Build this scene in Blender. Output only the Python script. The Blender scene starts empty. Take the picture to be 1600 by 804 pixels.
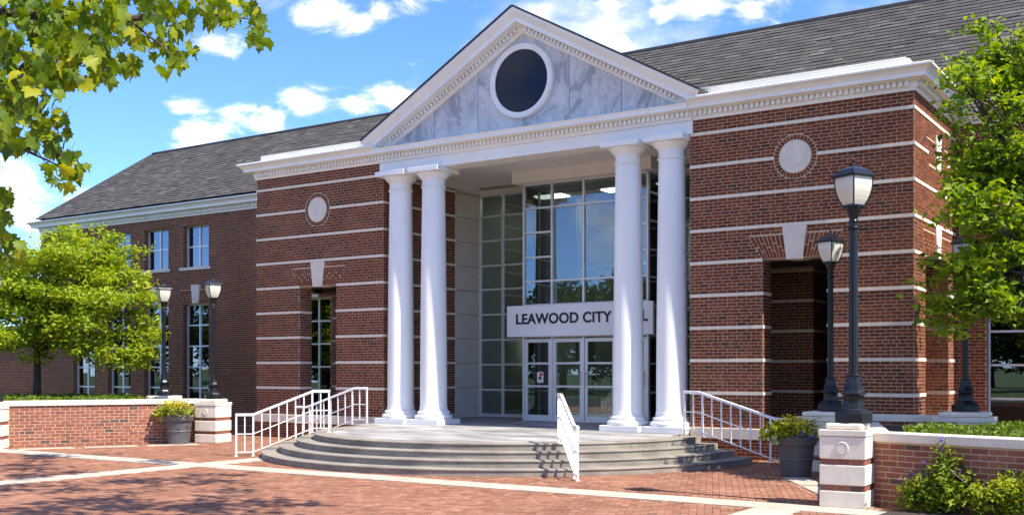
import bpy, math, random
import numpy as np
from mathutils import Vector, Matrix
R = math.radians
random.seed(7)
rng = np.random.default_rng(7)
scene = bpy.context.scene
C = scene.collection

# ------------------------------------------------------------------ camera, sky, sun, exposure
CAMX, CAMY, CAMZ = 13.62, -21.0, 1.81
YAW = math.atan2(1120, 1691)
cam_d = bpy.data.cameras.new('camera')
cam = bpy.data.objects.new('camera', cam_d); C.objects.link(cam)
cam.location = (CAMX, CAMY, CAMZ); cam.rotation_euler = (R(90), 0, YAW)
cam_d.sensor_width = 36; cam_d.lens = 36 * 1691 / 1600
cam_d.shift_y = 176 / 1600; cam_d.clip_end = 3000; cam_d.clip_start = .1
scene.camera = cam

SUN_EL, SUN_AZ = 53.0, -4.0           # degrees; azimuth measured from +X, negative = in front of the facade line
sun_dir = Vector((math.cos(R(SUN_EL)) * math.cos(R(SUN_AZ)), math.cos(R(SUN_EL)) * math.sin(R(SUN_AZ)), math.sin(R(SUN_EL))))
world = bpy.data.worlds.new('World'); scene.world = world; world.use_nodes = True
wn = world.node_tree.nodes; wl = world.node_tree.links
wn.clear()
w_out = wn.new('ShaderNodeOutputWorld'); w_bg = wn.new('ShaderNodeBackground')
sky = wn.new('ShaderNodeTexSky'); sky.sky_type = 'NISHITA'; sky.sun_disc = False
sky.sun_elevation = R(SUN_EL); sky.sun_rotation = R(90 - SUN_AZ)
sky.air_density = .8; sky.dust_density = 0.05; sky.ozone_density = 2.0; sky.altitude = 300
w_bg.inputs['Strength'].default_value = 0.115
# clouds drawn on the sky by direction
tc = wn.new('ShaderNodeTexCoord')
sep = wn.new('ShaderNodeSeparateXYZ'); wl.new(tc.outputs['Generated'], sep.inputs[0])
def wmath(op, a, b=None, clamp=False):
    n = wn.new('ShaderNodeMath'); n.operation = op; n.use_clamp = clamp
    for i, v in enumerate((a, b)):
        if v is None: continue
        if isinstance(v, (int, float)): n.inputs[i].default_value = v
        else: wl.new(v, n.inputs[i])
    return n.outputs[0]
cmap = wn.new('ShaderNodeMapping'); cmap.inputs['Location'].default_value = (2.3, 0.4, 1.1); cmap.inputs['Scale'].default_value = (1, 1, 1.7); cmap.inputs['Rotation'].default_value = (0, 0, R(62))
wl.new(tc.outputs['Generated'], cmap.inputs[0])
n1 = wn.new('ShaderNodeTexNoise'); n1.inputs['Scale'].default_value = 2.1; n1.inputs['Detail'].default_value = 10
n1.inputs['Roughness'].default_value = .56; n1.inputs['Distortion'].default_value = .3
wl.new(cmap.outputs[0], n1.inputs['Vector'])
dens = n1.outputs['Fac']
def sky_dir(x, y):
    u, v = (x - 800) / 1691, (578 - y) / 1691; c, s = math.cos(YAW), math.sin(YAW)
    return Vector((-s + u * c, c + u * s, v)).normalized()
puffs = None
for (bx, by, br) in ((40, 300, .10), (130, 310, .06), (290, 165, .03), (480, 155, .052), (560, 165, .035), (620, 150, .04), (320, 212, .05), (520, 25, .05), (620, 5, .05), (950, 10, .045), (1090, 8, .06), (1180, 18, .05), (960, 72, .03), (650, 97, .03), (330, 70, .04), (400, 190, .05)):
    dv = sky_dir(bx, by)
    sb_ = wn.new('ShaderNodeVectorMath'); sb_.operation = 'SUBTRACT'; sb_.inputs[1].default_value = dv; wl.new(tc.outputs['Generated'], sb_.inputs[0])
    ml_ = wn.new('ShaderNodeVectorMath'); ml_.operation = 'MULTIPLY'; ml_.inputs[1].default_value = (1.1 / br, 1.1 / br, 2.3 / br); wl.new(sb_.outputs[0], ml_.inputs[0])
    ln_ = wn.new('ShaderNodeVectorMath'); ln_.operation = 'LENGTH'; wl.new(ml_.outputs[0], ln_.inputs[0])
    q_ = wmath('SUBTRACT', 1.0, ln_.outputs['Value'], True)
    puffs = q_ if puffs is None else wmath('MAXIMUM', puffs, q_)
n3 = wn.new('ShaderNodeTexNoise'); n3.inputs['Scale'].default_value = 13; n3.inputs['Detail'].default_value = 11; n3.inputs['Roughness'].default_value = .62; n3.inputs['Distortion'].default_value = .4
mp3 = wn.new('ShaderNodeMapping'); mp3.inputs['Scale'].default_value = (1, 1, 2.2); wl.new(tc.outputs['Generated'], mp3.inputs[0]); wl.new(mp3.outputs[0], n3.inputs['Vector'])
pd = wmath('ADD', wmath('MULTIPLY', puffs, .8), wmath('MULTIPLY', wmath('SUBTRACT', n3.outputs['Fac'], .5), 2.8))
pr_ = wn.new('ShaderNodeMapRange'); pr_.interpolation_type = 'SMOOTHSTEP'; pr_.inputs['From Min'].default_value = .22; pr_.inputs['From Max'].default_value = .95; wl.new(pd, pr_.inputs['Value'])
pfac = wmath('MULTIPLY', pr_.outputs[0], wmath('MULTIPLY', puffs, 3.0, True))
ramp = wn.new('ShaderNodeMapRange'); ramp.interpolation_type = 'SMOOTHSTEP'
ramp.inputs['From Min'].default_value = .525; ramp.inputs['From Max'].default_value = .66
wl.new(dens, ramp.inputs['Value'])
hz = wn.new('ShaderNodeMapRange'); hz.inputs['From Min'].default_value = 0; hz.inputs['From Max'].default_value = .08
wl.new(sep.outputs[2], hz.inputs['Value'])
cfac = wmath('MULTIPLY', wmath('MAXIMUM', ramp.outputs[0], pfac), hz.outputs[0])
cfac = wmath('MULTIPLY', cfac, .92)
tintn = wn.new('ShaderNodeMix'); tintn.data_type = 'RGBA'; tintn.blend_type = 'MULTIPLY'
tintn.inputs['Factor'].default_value = 1
wl.new(sky.outputs[0], tintn.inputs[6]); tintn.inputs[7].default_value = (.31, .43, .67, 1)
cmix = wn.new('ShaderNodeMix'); cmix.data_type = 'RGBA'
wl.new(cfac, cmix.inputs['Factor']); wl.new(tintn.outputs[2], cmix.inputs[6])
cshade = wn.new('ShaderNodeMapRange'); cshade.inputs['From Min'].default_value = .35; cshade.inputs['From Max'].default_value = .7; cshade.inputs['To Min'].default_value = 2.3; cshade.inputs['To Max'].default_value = 5.2
wl.new(n3.outputs['Fac'], cshade.inputs['Value'])
ccol = wn.new('ShaderNodeVectorMath'); ccol.operation = 'SCALE'; ccol.inputs[0].default_value = (1.0, .955, .88); wl.new(cshade.outputs[0], ccol.inputs['Scale'])
wl.new(ccol.outputs[0], cmix.inputs[7])
wl.new(cmix.outputs[2], w_bg.inputs['Color']); wl.new(w_bg.outputs[0], w_out.inputs['Surface'])

sun_d = bpy.data.lights.new('sun', 'SUN'); sun_d.energy = 2.0; sun_d.angle = R(.53); sun_d.color = (1, .93, .82)
sun = bpy.data.objects.new('sun', sun_d); C.objects.link(sun); sun.location = (30, -10, 30)
sun.rotation_euler = (-sun_dir).to_track_quat('-Z', 'Y').to_euler()

scene.view_settings.view_transform = 'Standard'; scene.view_settings.look = 'None'
scene.view_settings.exposure = 2.22; scene.view_settings.gamma = 1
scene.render.engine = 'CYCLES'
scene.cycles.max_bounces = 8; scene.cycles.transparent_max_bounces = 12
scene.cycles.use_denoising = True

# ------------------------------------------------------------------ helpers
_c, _s = math.cos(YAW), math.sin(YAW)
def at(x, y, zc):                                   # a point of the place seen at picture point (x, y), zc metres away
    u = (x - 800) / 1691; v = (578 - y) / 1691
    return Vector((CAMX + zc * (-_s + u * _c), CAMY + zc * (_c + u * _s), CAMZ + zc * v))
def dist_cam(p): return (Vector(p) - Vector((CAMX, CAMY, CAMZ))).length

def set_ramp(cr, stops):
    el = cr.elements
    el[0].position = 0; el[0].color = (*stops[0][1], 1); el[1].position = 1; el[1].color = (*stops[-1][1], 1)
    for p, c in stops[1:-1]:
        e = el.new(p); e.color = (*c, 1)
def mat(name, base, rough=.6, var=None, scale=8, bump=0, bscale=60, spec=.5, metal=0, tint=None, rand=False, stretch=(1, 1, 1), coord='Object', detail=4, stain=0, stain_amt=.2):
    """base colour; var = second colour mixed by noise; tint = list of (pos, colour) ramp read by the face attribute tint or the object's own random"""
    m = bpy.data.materials.new(name); m.use_nodes = True
    nt = m.node_tree; b = nt.nodes['Principled BSDF']
    b.inputs['Roughness'].default_value = rough; b.inputs['Metallic'].default_value = metal
    b.inputs['Specular IOR Level'].default_value = spec
    tcn = nt.nodes.new('ShaderNodeTexCoord'); mp = nt.nodes.new('ShaderNodeMapping'); mp.inputs['Scale'].default_value = stretch
    nt.links.new(tcn.outputs[coord], mp.inputs[0])
    col = None
    if tint:
        rp = nt.nodes.new('ShaderNodeValToRGB'); set_ramp(rp.color_ramp, tint)
        if rand:
            oi = nt.nodes.new('ShaderNodeObjectInfo'); nt.links.new(oi.outputs['Random'], rp.inputs[0])
        else:
            an = nt.nodes.new('ShaderNodeAttribute'); an.attribute_name = 'tint'; nt.links.new(an.outputs['Fac'], rp.inputs[0])
        col = rp.outputs[0]
    if var is not None:
        nz = nt.nodes.new('ShaderNodeTexNoise'); nz.inputs['Scale'].default_value = scale; nz.inputs['Detail'].default_value = detail
        nz.inputs['Roughness'].default_value = .6
        nt.links.new(mp.outputs[0], nz.inputs['Vector'])
        mr = nt.nodes.new('ShaderNodeMapRange'); mr.inputs['From Min'].default_value = .35; mr.inputs['From Max'].default_value = .65
        nt.links.new(nz.outputs['Fac'], mr.inputs['Value'])
        mx = nt.nodes.new('ShaderNodeMix'); mx.data_type = 'RGBA'
        nt.links.new(mr.outputs[0], mx.inputs['Factor'])
        if col is not None:
            mx.blend_type = 'MULTIPLY'; nt.links.new(col, mx.inputs[6])
        else: mx.inputs[6].default_value = (*base, 1)
        mx.inputs[7].default_value = (*var, 1); col = mx.outputs[2]
    if stain:
        ns = nt.nodes.new('ShaderNodeTexNoise'); ns.inputs['Scale'].default_value = stain; ns.inputs['Detail'].default_value = 6; ns.inputs['Roughness'].default_value = .65
        ms = nt.nodes.new('ShaderNodeMapping'); ms.inputs['Scale'].default_value = (1, 1, .3); nt.links.new(nt.nodes.new('ShaderNodeNewGeometry').outputs['Position'], ms.inputs[0]); nt.links.new(ms.outputs[0], ns.inputs['Vector'])
        rs = nt.nodes.new('ShaderNodeMapRange'); rs.inputs['From Min'].default_value = .3; rs.inputs['From Max'].default_value = .7; rs.inputs['To Min'].default_value = 1 - stain_amt; rs.inputs['To Max'].default_value = 1.0 + stain_amt * .4
        nt.links.new(ns.outputs['Fac'], rs.inputs['Value'])
        sc_ = nt.nodes.new('ShaderNodeVectorMath'); sc_.operation = 'SCALE'; nt.links.new(rs.outputs[0], sc_.inputs['Scale'])
        if col is not None: nt.links.new(col, sc_.inputs[0])
        else: sc_.inputs[0].default_value = base
        col = sc_.outputs[0]
    if col is not None: nt.links.new(col, b.inputs['Base Color'])
    else: b.inputs['Base Color'].default_value = (*base, 1)
    if bump:
        nb = nt.nodes.new('ShaderNodeTexNoise'); nb.inputs['Scale'].default_value = bscale; nb.inputs['Detail'].default_value = 3
        nt.links.new(mp.outputs[0], nb.inputs['Vector'])
        bp = nt.nodes.new('ShaderNodeBump'); bp.inputs['Strength'].default_value = bump; bp.inputs['Distance'].default_value = .01
        nt.links.new(nb.outputs['Fac'], bp.inputs['Height']); nt.links.new(bp.outputs[0], b.inputs['Normal'])
    return m

M = {}
BR = [(0, (.155, .041, .017)), (.4, (.197, .054, .022)), (.75, (.228, .067, .028)), (.94, (.265, .086, .038)), (.965, (.092, .043, .026)), (1, (.072, .040, .027))]
GR = [(0, (.25, .088, .056)), (.3, (.29, .106, .067)), (.7, (.32, .122, .077)), (.94, (.36, .145, .09)), (.965, (.14, .08, .065)), (1, (.11, .075, .066))]
PV = [(0, (.245, .108, .062)), (.35, (.30, .138, .082)), (.65, (.335, .16, .097)), (.92, (.39, .20, .128)), (1, (.22, .11, .07))]
SL = [(0, (.072, .067, .061)), (.4, (.088, .082, .074)), (.85, (.103, .096, .086)), (1, (.14, .13, .117))]
G9 = (.86, .84, .82)
for nm, rp in (('brick', BR), ('garden_brick', GR), ('paver', PV), ('slate', SL)):
    kw = dict(var=G9 if nm != 'slate' else (.94, .94, .94), scale=3, bump=.35, bscale=90, rough=.85, spec=.25, stain=.7, stain_amt=.22)
    M[nm] = mat(nm, (.2, .2, .2), tint=rp, **kw)
    M[nm + '_1'] = mat(nm + '_single', (.2, .2, .2), tint=rp, rand=True, **kw)
M['mortar'] = mat('mortar', (.60, .48, .34), var=(.52, .41, .29), scale=20, rough=.95, bump=.3, bscale=150, spec=.1)
M['joint'] = mat('paving_joint', (.36, .215, .145), var=(.28, .165, .11), scale=3, rough=.95, spec=.1)
M['belt'] = mat('belt_stone', (.80, .71, .56), var=(.72, .63, .50), scale=9, rough=.8, bump=.15)
M['limestone'] = mat('limestone', (.78, .69, .56), var=(.68, .60, .48), scale=5, rough=.85, bump=.25, bscale=80)
M['panel_stone'] = mat('panel_stone', (.62, .56, .46), var=(.57, .51, .42), scale=2.5, rough=.8, bump=.08)
M['white'] = mat('white_paint', (.90, .87, .81), var=(.87, .84, .78), scale=1.2, rough=.42, bump=.04, bscale=30, stain=1.6, stain_amt=.07)
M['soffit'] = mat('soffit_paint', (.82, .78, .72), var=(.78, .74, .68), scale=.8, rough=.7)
M['rail'] = mat('rail_paint', (.84, .82, .78), rough=.35)
M['alu'] = mat('frame_alu', (.76, .76, .75), var=(.70, .70, .69), scale=4, rough=.35, metal=.25)
M['concrete'] = mat('concrete', (.52, .45, .35), var=(.43, .37, .29), scale=1.6, rough=.9, bump=.25, bscale=70, detail=8, stain=1.1, stain_amt=.25)
M['step'] = mat('step_concrete', (.30, .265, .215), var=(.185, .16, .13), scale=1.9, rough=.88, bump=.3, bscale=60, detail=9, stretch=(1, 1, 2.2))
M['landing'] = mat('landing_stone', (.46, .44, .41), var=(.15, .145, .14), scale=1.3, rough=.7, bump=.12, bscale=40, detail=8, stretch=(.7, 1.6, 1))
M['black'] = mat('black_iron', (.008, .009, .011), var=(.012, .013, .016), scale=6, rough=.3, bump=.05, spec=.3)
M['bark'] = mat('bark', (.07, .05, .035), var=(.035, .026, .02), scale=12, rough=.95, bump=.8, bscale=30, stretch=(1, 1, .25))
M['soil'] = mat('soil', (.06, .042, .03), var=(.03, .022, .016), scale=20, rough=1, bump=.8)
M['pot'] = mat('pot_resin', (.075, .075, .08), var=(.095, .095, .10), scale=3, rough=.5, bump=.06)
M['dark'] = mat('interior_dark', (.10, .10, .095), var=(.07, .07, .065), scale=1, rough=.9)
M['room'] = mat('interior_wall', (.30, .32, .30), var=(.25, .27, .25), scale=.7, rough=.9)
M['letters'] = mat('sign_letters', (.012, .013, .016), rough=.45)
M['sign'] = mat('sign_panel', (.84, .84, .83), var=(.80, .80, .79), scale=2, rough=.45)
M['poster'] = mat('poster_paper', (.75, .74, .72), rough=.7)
M['poster_red'] = mat('poster_red', (.5, .06, .07), rough=.7)
M['poster_dark'] = mat('poster_dark', (.08, .09, .13), rough=.7)
M['grass'] = mat('lawn', (.06, .10, .02), var=(.04, .07, .016), scale=3, rough=1, bump=.6, bscale=40)
M['asphalt'] = mat('asphalt', (.05, .05, .05), var=(.04, .04, .042), scale=6, rough=.95, bump=.3)
M['steel'] = mat('steel', (.5, .5, .5), rough=.25, metal=.9)
def marble():
    m = bpy.data.materials.new('grey_marble'); m.use_nodes = True; nt = m.node_tree; b = nt.nodes['Principled BSDF']
    b.inputs['Roughness'].default_value = .35
    tcn = nt.nodes.new('ShaderNodeTexCoord'); oi = nt.nodes.new('ShaderNodeObjectInfo')
    mp = nt.nodes.new('ShaderNodeMapping'); mp.inputs['Scale'].default_value = (1.0, 1, .6); mp.inputs['Rotation'].default_value = (0, R(-50), 0)
    vm = nt.nodes.new('ShaderNodeVectorMath'); vm.operation = 'SCALE'; vm.inputs['Scale'].default_value = 1
    cb = nt.nodes.new('ShaderNodeCombineXYZ')
    mu = nt.nodes.new('ShaderNodeMath'); mu.operation = 'MULTIPLY'; mu.inputs[1].default_value = 37
    nt.links.new(oi.outputs['Random'], mu.inputs[0]); nt.links.new(mu.outputs[0], cb.inputs[1]); nt.links.new(mu.outputs[0], cb.inputs[2])
    ad = nt.nodes.new('ShaderNodeVectorMath'); nt.links.new(tcn.outputs['Object'], ad.inputs[0]); nt.links.new(cb.outputs[0], ad.inputs[1])
    nt.links.new(ad.outputs[0], mp.inputs[0])
    n = nt.nodes.new('ShaderNodeTexNoise'); n.inputs['Scale'].default_value = 1.35; n.inputs['Detail'].default_value = 12; n.inputs['Distortion'].default_value = 1.5
    n.inputs['Roughness'].default_value = .62
    nt.links.new(mp.outputs[0], n.inputs['Vector'])
    rp = nt.nodes.new('ShaderNodeValToRGB'); el = rp.color_ramp.elements
    for p, c in ((.40, (.33, .33, .335)), (.455, (.48, .48, .48)), (.50, (.60, .595, .585)), (.53, (.46, .46, .46)), (.555, (.62, .615, .60))):
        e = el.new(p); e.color = (*c, 1)
    el[0].color = (.32, .32, .325, 1); el[-1].color = (.66, .655, .64, 1)
    nt.links.new(n.outputs['Fac'], rp.inputs[0]); nt.links.new(rp.outputs[0], b.inputs['Base Color'])
    return m
M['marble'] = marble()
def glass(name, tintc, ior=1.55, boost=.06, rough=.005, opacity=None):
    m = bpy.data.materials.new(name); m.use_nodes = True; nt = m.node_tree; nt.nodes.remove(nt.nodes['Principled BSDF'])
    out = nt.nodes['Material Output']
    fr = nt.nodes.new('ShaderNodeFresnel'); fr.inputs['IOR'].default_value = ior
    ad = nt.nodes.new('ShaderNodeMath'); ad.operation = 'ADD'; ad.use_clamp = True; ad.inputs[1].default_value = boost
    nt.links.new(fr.outputs[0], ad.inputs[0])
    gl = nt.nodes.new('ShaderNodeBsdfGlossy'); gl.inputs['Roughness'].default_value = rough; gl.inputs['Color'].default_value = (.92, .96, 1, 1)
    tr = nt.nodes.new('ShaderNodeBsdfTransparent'); tr.inputs[0].default_value = (*tintc, 1)
    mx = nt.nodes.new('ShaderNodeMixShader')
    nt.links.new(ad.outputs[0], mx.inputs[0]); nt.links.new(tr.outputs[0], mx.inputs[1]); nt.links.new(gl.outputs[0], mx.inputs[2])
    nt.links.new(mx.outputs[0], out.inputs[0])
    tcn = nt.nodes.new('ShaderNodeTexCoord'); nz = nt.nodes.new('ShaderNodeTexNoise'); nz.inputs['Scale'].default_value = .9
    nt.links.new(tcn.outputs['Object'], nz.inputs['Vector'])
    bp = nt.nodes.new('ShaderNodeBump'); bp.inputs['Strength'].default_value = .05; bp.inputs['Distance'].default_value = .02
    nt.links.new(nz.outputs['Fac'], bp.inputs['Height']); nt.links.new(bp.outputs[0], gl.inputs['Normal'])
    return m
M['glass'] = glass('lobby_glass', (.68, .76, .74), boost=.07)
M['wglass'] = glass('window_glass', (.22, .27, .30), boost=.16)
M['oculus'] = mat('oculus_glass', (.003, .010, .024), rough=.06, spec=.25)
M['frost'] = mat('lantern_glass', (.60, .57, .46), var=(.54, .51, .41), scale=4, rough=.35)
M['lens'] = mat('downlight_lens', (.8, .78, .7), rough=.4)

def leafmat(name, stops, rand=False, transl=.45, rough=.5):
    m = bpy.data.materials.new(name); m.use_nodes = True; nt = m.node_tree; b = nt.nodes['Principled BSDF']; out = nt.nodes['Material Output']
    rp = nt.nodes.new('ShaderNodeValToRGB'); set_ramp(rp.color_ramp, stops)
    if rand: s = nt.nodes.new('ShaderNodeObjectInfo').outputs['Random']
    else:
        a = nt.nodes.new('ShaderNodeAttribute'); a.attribute_name = 'tint'; s = a.outputs['Fac']
    nt.links.new(s, rp.inputs[0]); nt.links.new(rp.outputs[0], b.inputs['Base Color'])
    b.inputs['Roughness'].default_value = rough; b.inputs['Specular IOR Level'].default_value = .3
    tl = nt.nodes.new('ShaderNodeBsdfTranslucent')
    hs = nt.nodes.new('ShaderNodeHueSaturation'); hs.inputs['Value'].default_value = 1.5; hs.inputs['Saturation'].default_value = 1.08
    hs.inputs['Hue'].default_value = .485
    nt.links.new(rp.outputs[0], hs.inputs['Color']); nt.links.new(hs.outputs[0], tl.inputs['Color'])
    mx = nt.nodes.new('ShaderNodeMixShader'); mx.inputs[0].default_value = transl
    nt.links.new(b.outputs[0], mx.inputs[1]); nt.links.new(tl.outputs[0], mx.inputs[2]); nt.links.new(mx.outputs[0], out.inputs[0])
    return m
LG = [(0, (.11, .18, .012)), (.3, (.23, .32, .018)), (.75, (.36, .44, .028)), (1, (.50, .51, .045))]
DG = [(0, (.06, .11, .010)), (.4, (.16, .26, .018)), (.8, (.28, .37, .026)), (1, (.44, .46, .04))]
MG = [(0, (.06, .115, .007)), (.5, (.12, .19, .009)), (.85, (.21, .27, .013)), (1, (.40, .38, .02))]
M['leaf_gold'] = leafmat('leaf_gold', LG); M['leaf_deep'] = leafmat('leaf_deep', DG)
M['leaf_street'] = leafmat('leaf_street', [(0, (.02, .045, .006)), (.6, (.045, .085, .01)), (1, (.09, .13, .02))]); M['maple'] = leafmat('maple_leaf', MG); M['maple_1'] = leafmat('maple_leaf_single', MG, rand=True)
M['cover'] = leafmat('ground_cover_leaf', [(0, (.05, .09, .01)), (.6, (.11, .18, .015)), (1, (.22, .28, .02))], transl=.35)
M['lime'] = leafmat('lime_leaf', [(0, (.18, .25, .02)), (.6, (.30, .36, .03)), (1, (.42, .42, .06))], transl=.35)
M['cream'] = leafmat('cream_leaf', [(0, (.35, .42, .15)), (1, (.6, .62, .35))], transl=.3)
M['purple'] = leafmat('purple_petal', [(0, (.12, .06, .32)), (1, (.28, .18, .55))], transl=.25)
M['yellow'] = leafmat('yellow_petal', [(0, (.45, .42, .02)), (1, (.72, .60, .03))], transl=.3)
M['plum'] = leafmat('plum_leaf', [(0, (.07, .03, .06)), (1, (.2, .12, .18))], transl=.25)
M['bronze'] = leafmat('bronze_stem', [(0, (.12, .07, .02)), (1, (.28, .17, .03))], transl=.2)
M['bushy'] = leafmat('shrub_leaf', [(0, (.14, .20, .012)), (.5, (.30, .37, .022)), (1, (.50, .50, .05))], transl=.4)
M['salvia'] = leafmat('salvia_leaf', [(0, (.08, .135, .012)), (.6, (.20, .28, .022)), (1, (.40, .42, .04))], transl=.4)

class MB:
    def __init__(s): s.v = []; s.f = []; s.t = []
    def poly(s, pts, tint=None):
        n = len(s.v); s.v += [tuple(p) for p in pts]; s.f.append(tuple(range(n, n + len(pts)))); s.t.append(tint if tint is not None else .5)
    def box(s, x0, x1, y0, y1, z0, z1, tint=None):
        n = len(s.v)
        s.v += [(x0, y0, z0), (x1, y0, z0), (x1, y1, z0), (x0, y1, z0), (x0, y0, z1), (x1, y0, z1), (x1, y1, z1), (x0, y1, z1)]
        for f in ((0, 3, 2, 1), (4, 5, 6, 7), (0, 1, 5, 4), (1, 2, 6, 5), (2, 3, 7, 6), (3, 0, 4, 7)): s.f.append(tuple(n + i for i in f)); s.t.append(tint if tint is not None else .5)
        return s
    def prism(s, pts, d):                          # polygon pts extruded by vector d (pts seen from the -d side counter-clockwise)
        n = len(s.v); k = len(pts); d = Vector(d)
        s.v += [tuple(p) for p in pts] + [tuple(Vector(p) + d) for p in pts]
        s.f.append(tuple(range(n, n + k))); s.f.append(tuple(range(n + 2 * k - 1, n + k - 1, -1)))
        for i in range(k):
            j = (i + 1) % k; s.f.append((n + i, n + k + i, n + k + j, n + j))
        s.t += [.5] * (k + 2)
        return s
    def tube(s, pts, rad, seg=8, caps=True):
        pts = [Vector(p) for p in pts]; rad = rad if isinstance(rad, (list, tuple)) else [rad] * len(pts)
        n = len(s.v); up0 = None
        for i, p in enumerate(pts):
            a = pts[max(i - 1, 0)]; b = pts[min(i + 1, len(pts) - 1)]; d = (b - a).normalized()
            if up0 is None: up0 = Vector((0, 0, 1)) if abs(d.z) < .9 else Vector((1, 0, 0))
            e1 = d.cross(up0).normalized(); e2 = e1.cross(d).normalized(); up0 = e2
            for k in range(seg):
                t = 2 * math.pi * (k + .5) / seg
                s.v.append(tuple(p + (e1 * math.cos(t) + e2 * math.sin(t)) * rad[i]))
        for i in range(len(pts) - 1):
            for k in range(seg):
                k2 = (k + 1) % seg; s.f.append((n + i * seg + k, n + i * seg + k2, n + (i + 1) * seg + k2, n + (i + 1) * seg + k)); s.t.append(.5)
        if caps:
            s.f.append(tuple(n + k for k in range(seg))[::-1]); s.f.append(tuple(n + (len(pts) - 1) * seg + k for k in range(seg))); s.t += [.5, .5]
        return s
    def lathe(s, prof, seg=24, c=(0, 0), rot=0, shape=1.0):   # prof: (r, z) list bottom to top
        n = len(s.v)
        for r, z in prof:
            for k in range(seg):
                t = 2 * math.pi * k / seg + rot; s.v.append((c[0] + r * math.cos(t), c[1] + r * math.sin(t), z))
        for i in range(len(prof) - 1):
            for k in range(seg):
                k2 = (k + 1) % seg; s.f.append((n + i * seg + k, n + i * seg + k2, n + (i + 1) * seg + k2, n + (i + 1) * seg + k)); s.t.append(.5)
        s.f.append(tuple(n + k for k in range(seg))[::-1]); s.f.append(tuple(n + (len(prof) - 1) * seg + k for k in range(seg))); s.t += [.5, .5]
        return s
    def mesh(s, name, smooth=False, angle=None):
        me = bpy.data.meshes.new(name); me.from_pydata(s.v, [], s.f)
        a = me.attributes.new('tint', 'FLOAT', 'FACE'); a.data.foreach_set('value', np.array(s.t, dtype=np.float32))
        if smooth:
            me.polygons.foreach_set('use_smooth', [True] * len(me.polygons))
            try: me.set_sharp_from_angle(angle=R(angle or 35))
            except Exception: pass
        me.update(); return me
    def build(s, name, m, parent=None, smooth=False, angle=None, bevel=0):
        return obj(name, s.mesh(name, smooth, angle), m, parent, bevel)
def obj(name, me, m, parent=None, bevel=0):
    o = bpy.data.objects.new(name, me); C.objects.link(o)
    if m is not None and not me.materials: me.materials.append(M[m] if isinstance(m, str) else m)
    if parent is not None: o.parent = parent
    if bevel:
        b = o.modifiers.new('bevel', 'BEVEL'); b.width = bevel; b.segments = 2; b.limit_method = 'ANGLE'; b.angle_limit = R(40)
    return o
def empty(name, loc=(0, 0, 0), rz=0, parent=None):
    o = bpy.data.objects.new(name, None); C.objects.link(o); o.location = loc; o.rotation_euler = (0, 0, rz); o.empty_display_size = .2
    if parent is not None: o.parent = parent
    return o
def tag(o, label, cat, group=None, kind=None):
    o['label'] = label; o['category'] = cat
    if group: o['group'] = group
    if kind: o['kind'] = kind
    return o
def box(name, m, parent, x0, x1, y0, y1, z0, z1, bevel=0):
    return MB().box(x0, x1, y0, y1, z0, z1).build(name, m, parent, bevel=bevel)
def mesh_np(name, V, F, tint=None):
    """V (n,3), F (m,4) or (m,3) arrays"""
    me = bpy.data.meshes.new(name); V = np.asarray(V, dtype=np.float32); F = np.asarray(F, dtype=np.int32); k = F.shape[1]
    me.vertices.add(len(V)); me.vertices.foreach_set('co', V.ravel())
    me.loops.add(F.size); me.loops.foreach_set('vertex_index', F.ravel())
    me.polygons.add(len(F)); me.polygons.foreach_set('loop_start', np.arange(len(F), dtype=np.int32) * k)
    if tint is not None:
        a = me.attributes.new('tint', 'FLOAT', 'FACE'); a.data.foreach_set('value', np.asarray(tint, dtype=np.float32))
    me.update(calc_edges=True); me.validate(); me.shade_flat(); return me
def copy_tree(o, parent=None):
    c = o.copy(); C.objects.link(c); c.parent = parent
    for ch in o.children: copy_tree(ch, c)
    return c

# ------------------------------------------------------------------ brickwork
HC = .0674; ZB = 1.305; LB = .205; JT = .0105
def brick_rects(u0, u1, z0, z1, cuts=(), belts=(), hc=HC, zb=ZB, lb=LB, seed=0):
    """running bond: list of (ua, ub, za, zb, full); cuts = functions of the course's middle height giving (ua, ub) intervals to leave out"""
    out = []; r = random.Random(seed)
    i0 = int(round((z0 - zb) / hc)); i1 = int(round((z1 - zb) / hc))
    for i in range(i0, i1):
        if i in belts: continue
        za = zb + i * hc; zm = za + hc / 2
        off = (i % 2) * lb / 2 + (lb / 4 if i % 10 == 5 else 0)
        iv = [(u0, u1)]
        for c in cuts:
            q = c(zm)
            if q is None: continue
            for (a, b) in q:
                nv = []
                for (s, e) in iv:
                    if b <= s or a >= e: nv.append((s, e)); continue
                    if a > s: nv.append((s, a))
                    if b < e: nv.append((b, e))
                iv = nv
        k0 = int(math.floor((u0 - off) / lb)) - 1; k1 = int(math.ceil((u1 - off) / lb)) + 1
        for k in range(k0, k1):
            a, b = k * lb + off, (k + 1) * lb + off
            split = r.random() < .06
            for (s, e) in iv:
                x, y = max(a, s), min(b, e)
                if y - x < .03: continue
                if split and y - x > .18:
                    m = (x + y) / 2
                    out.append((x + JT / 2, m - JT / 2, za + JT / 2, za + hc - JT / 2, False)); out.append((m + JT / 2, y - JT / 2, za + JT / 2, za + hc - JT / 2, False))
                else: out.append((x + JT / 2, y - JT / 2, za + JT / 2, za + hc - JT / 2, y - x > lb - .002))
    return out
FQ = np.array([(4, 5, 6, 7), (0, 1, 5, 4), (1, 2, 6, 5), (2, 3, 7, 6), (3, 0, 4, 7)])
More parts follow.
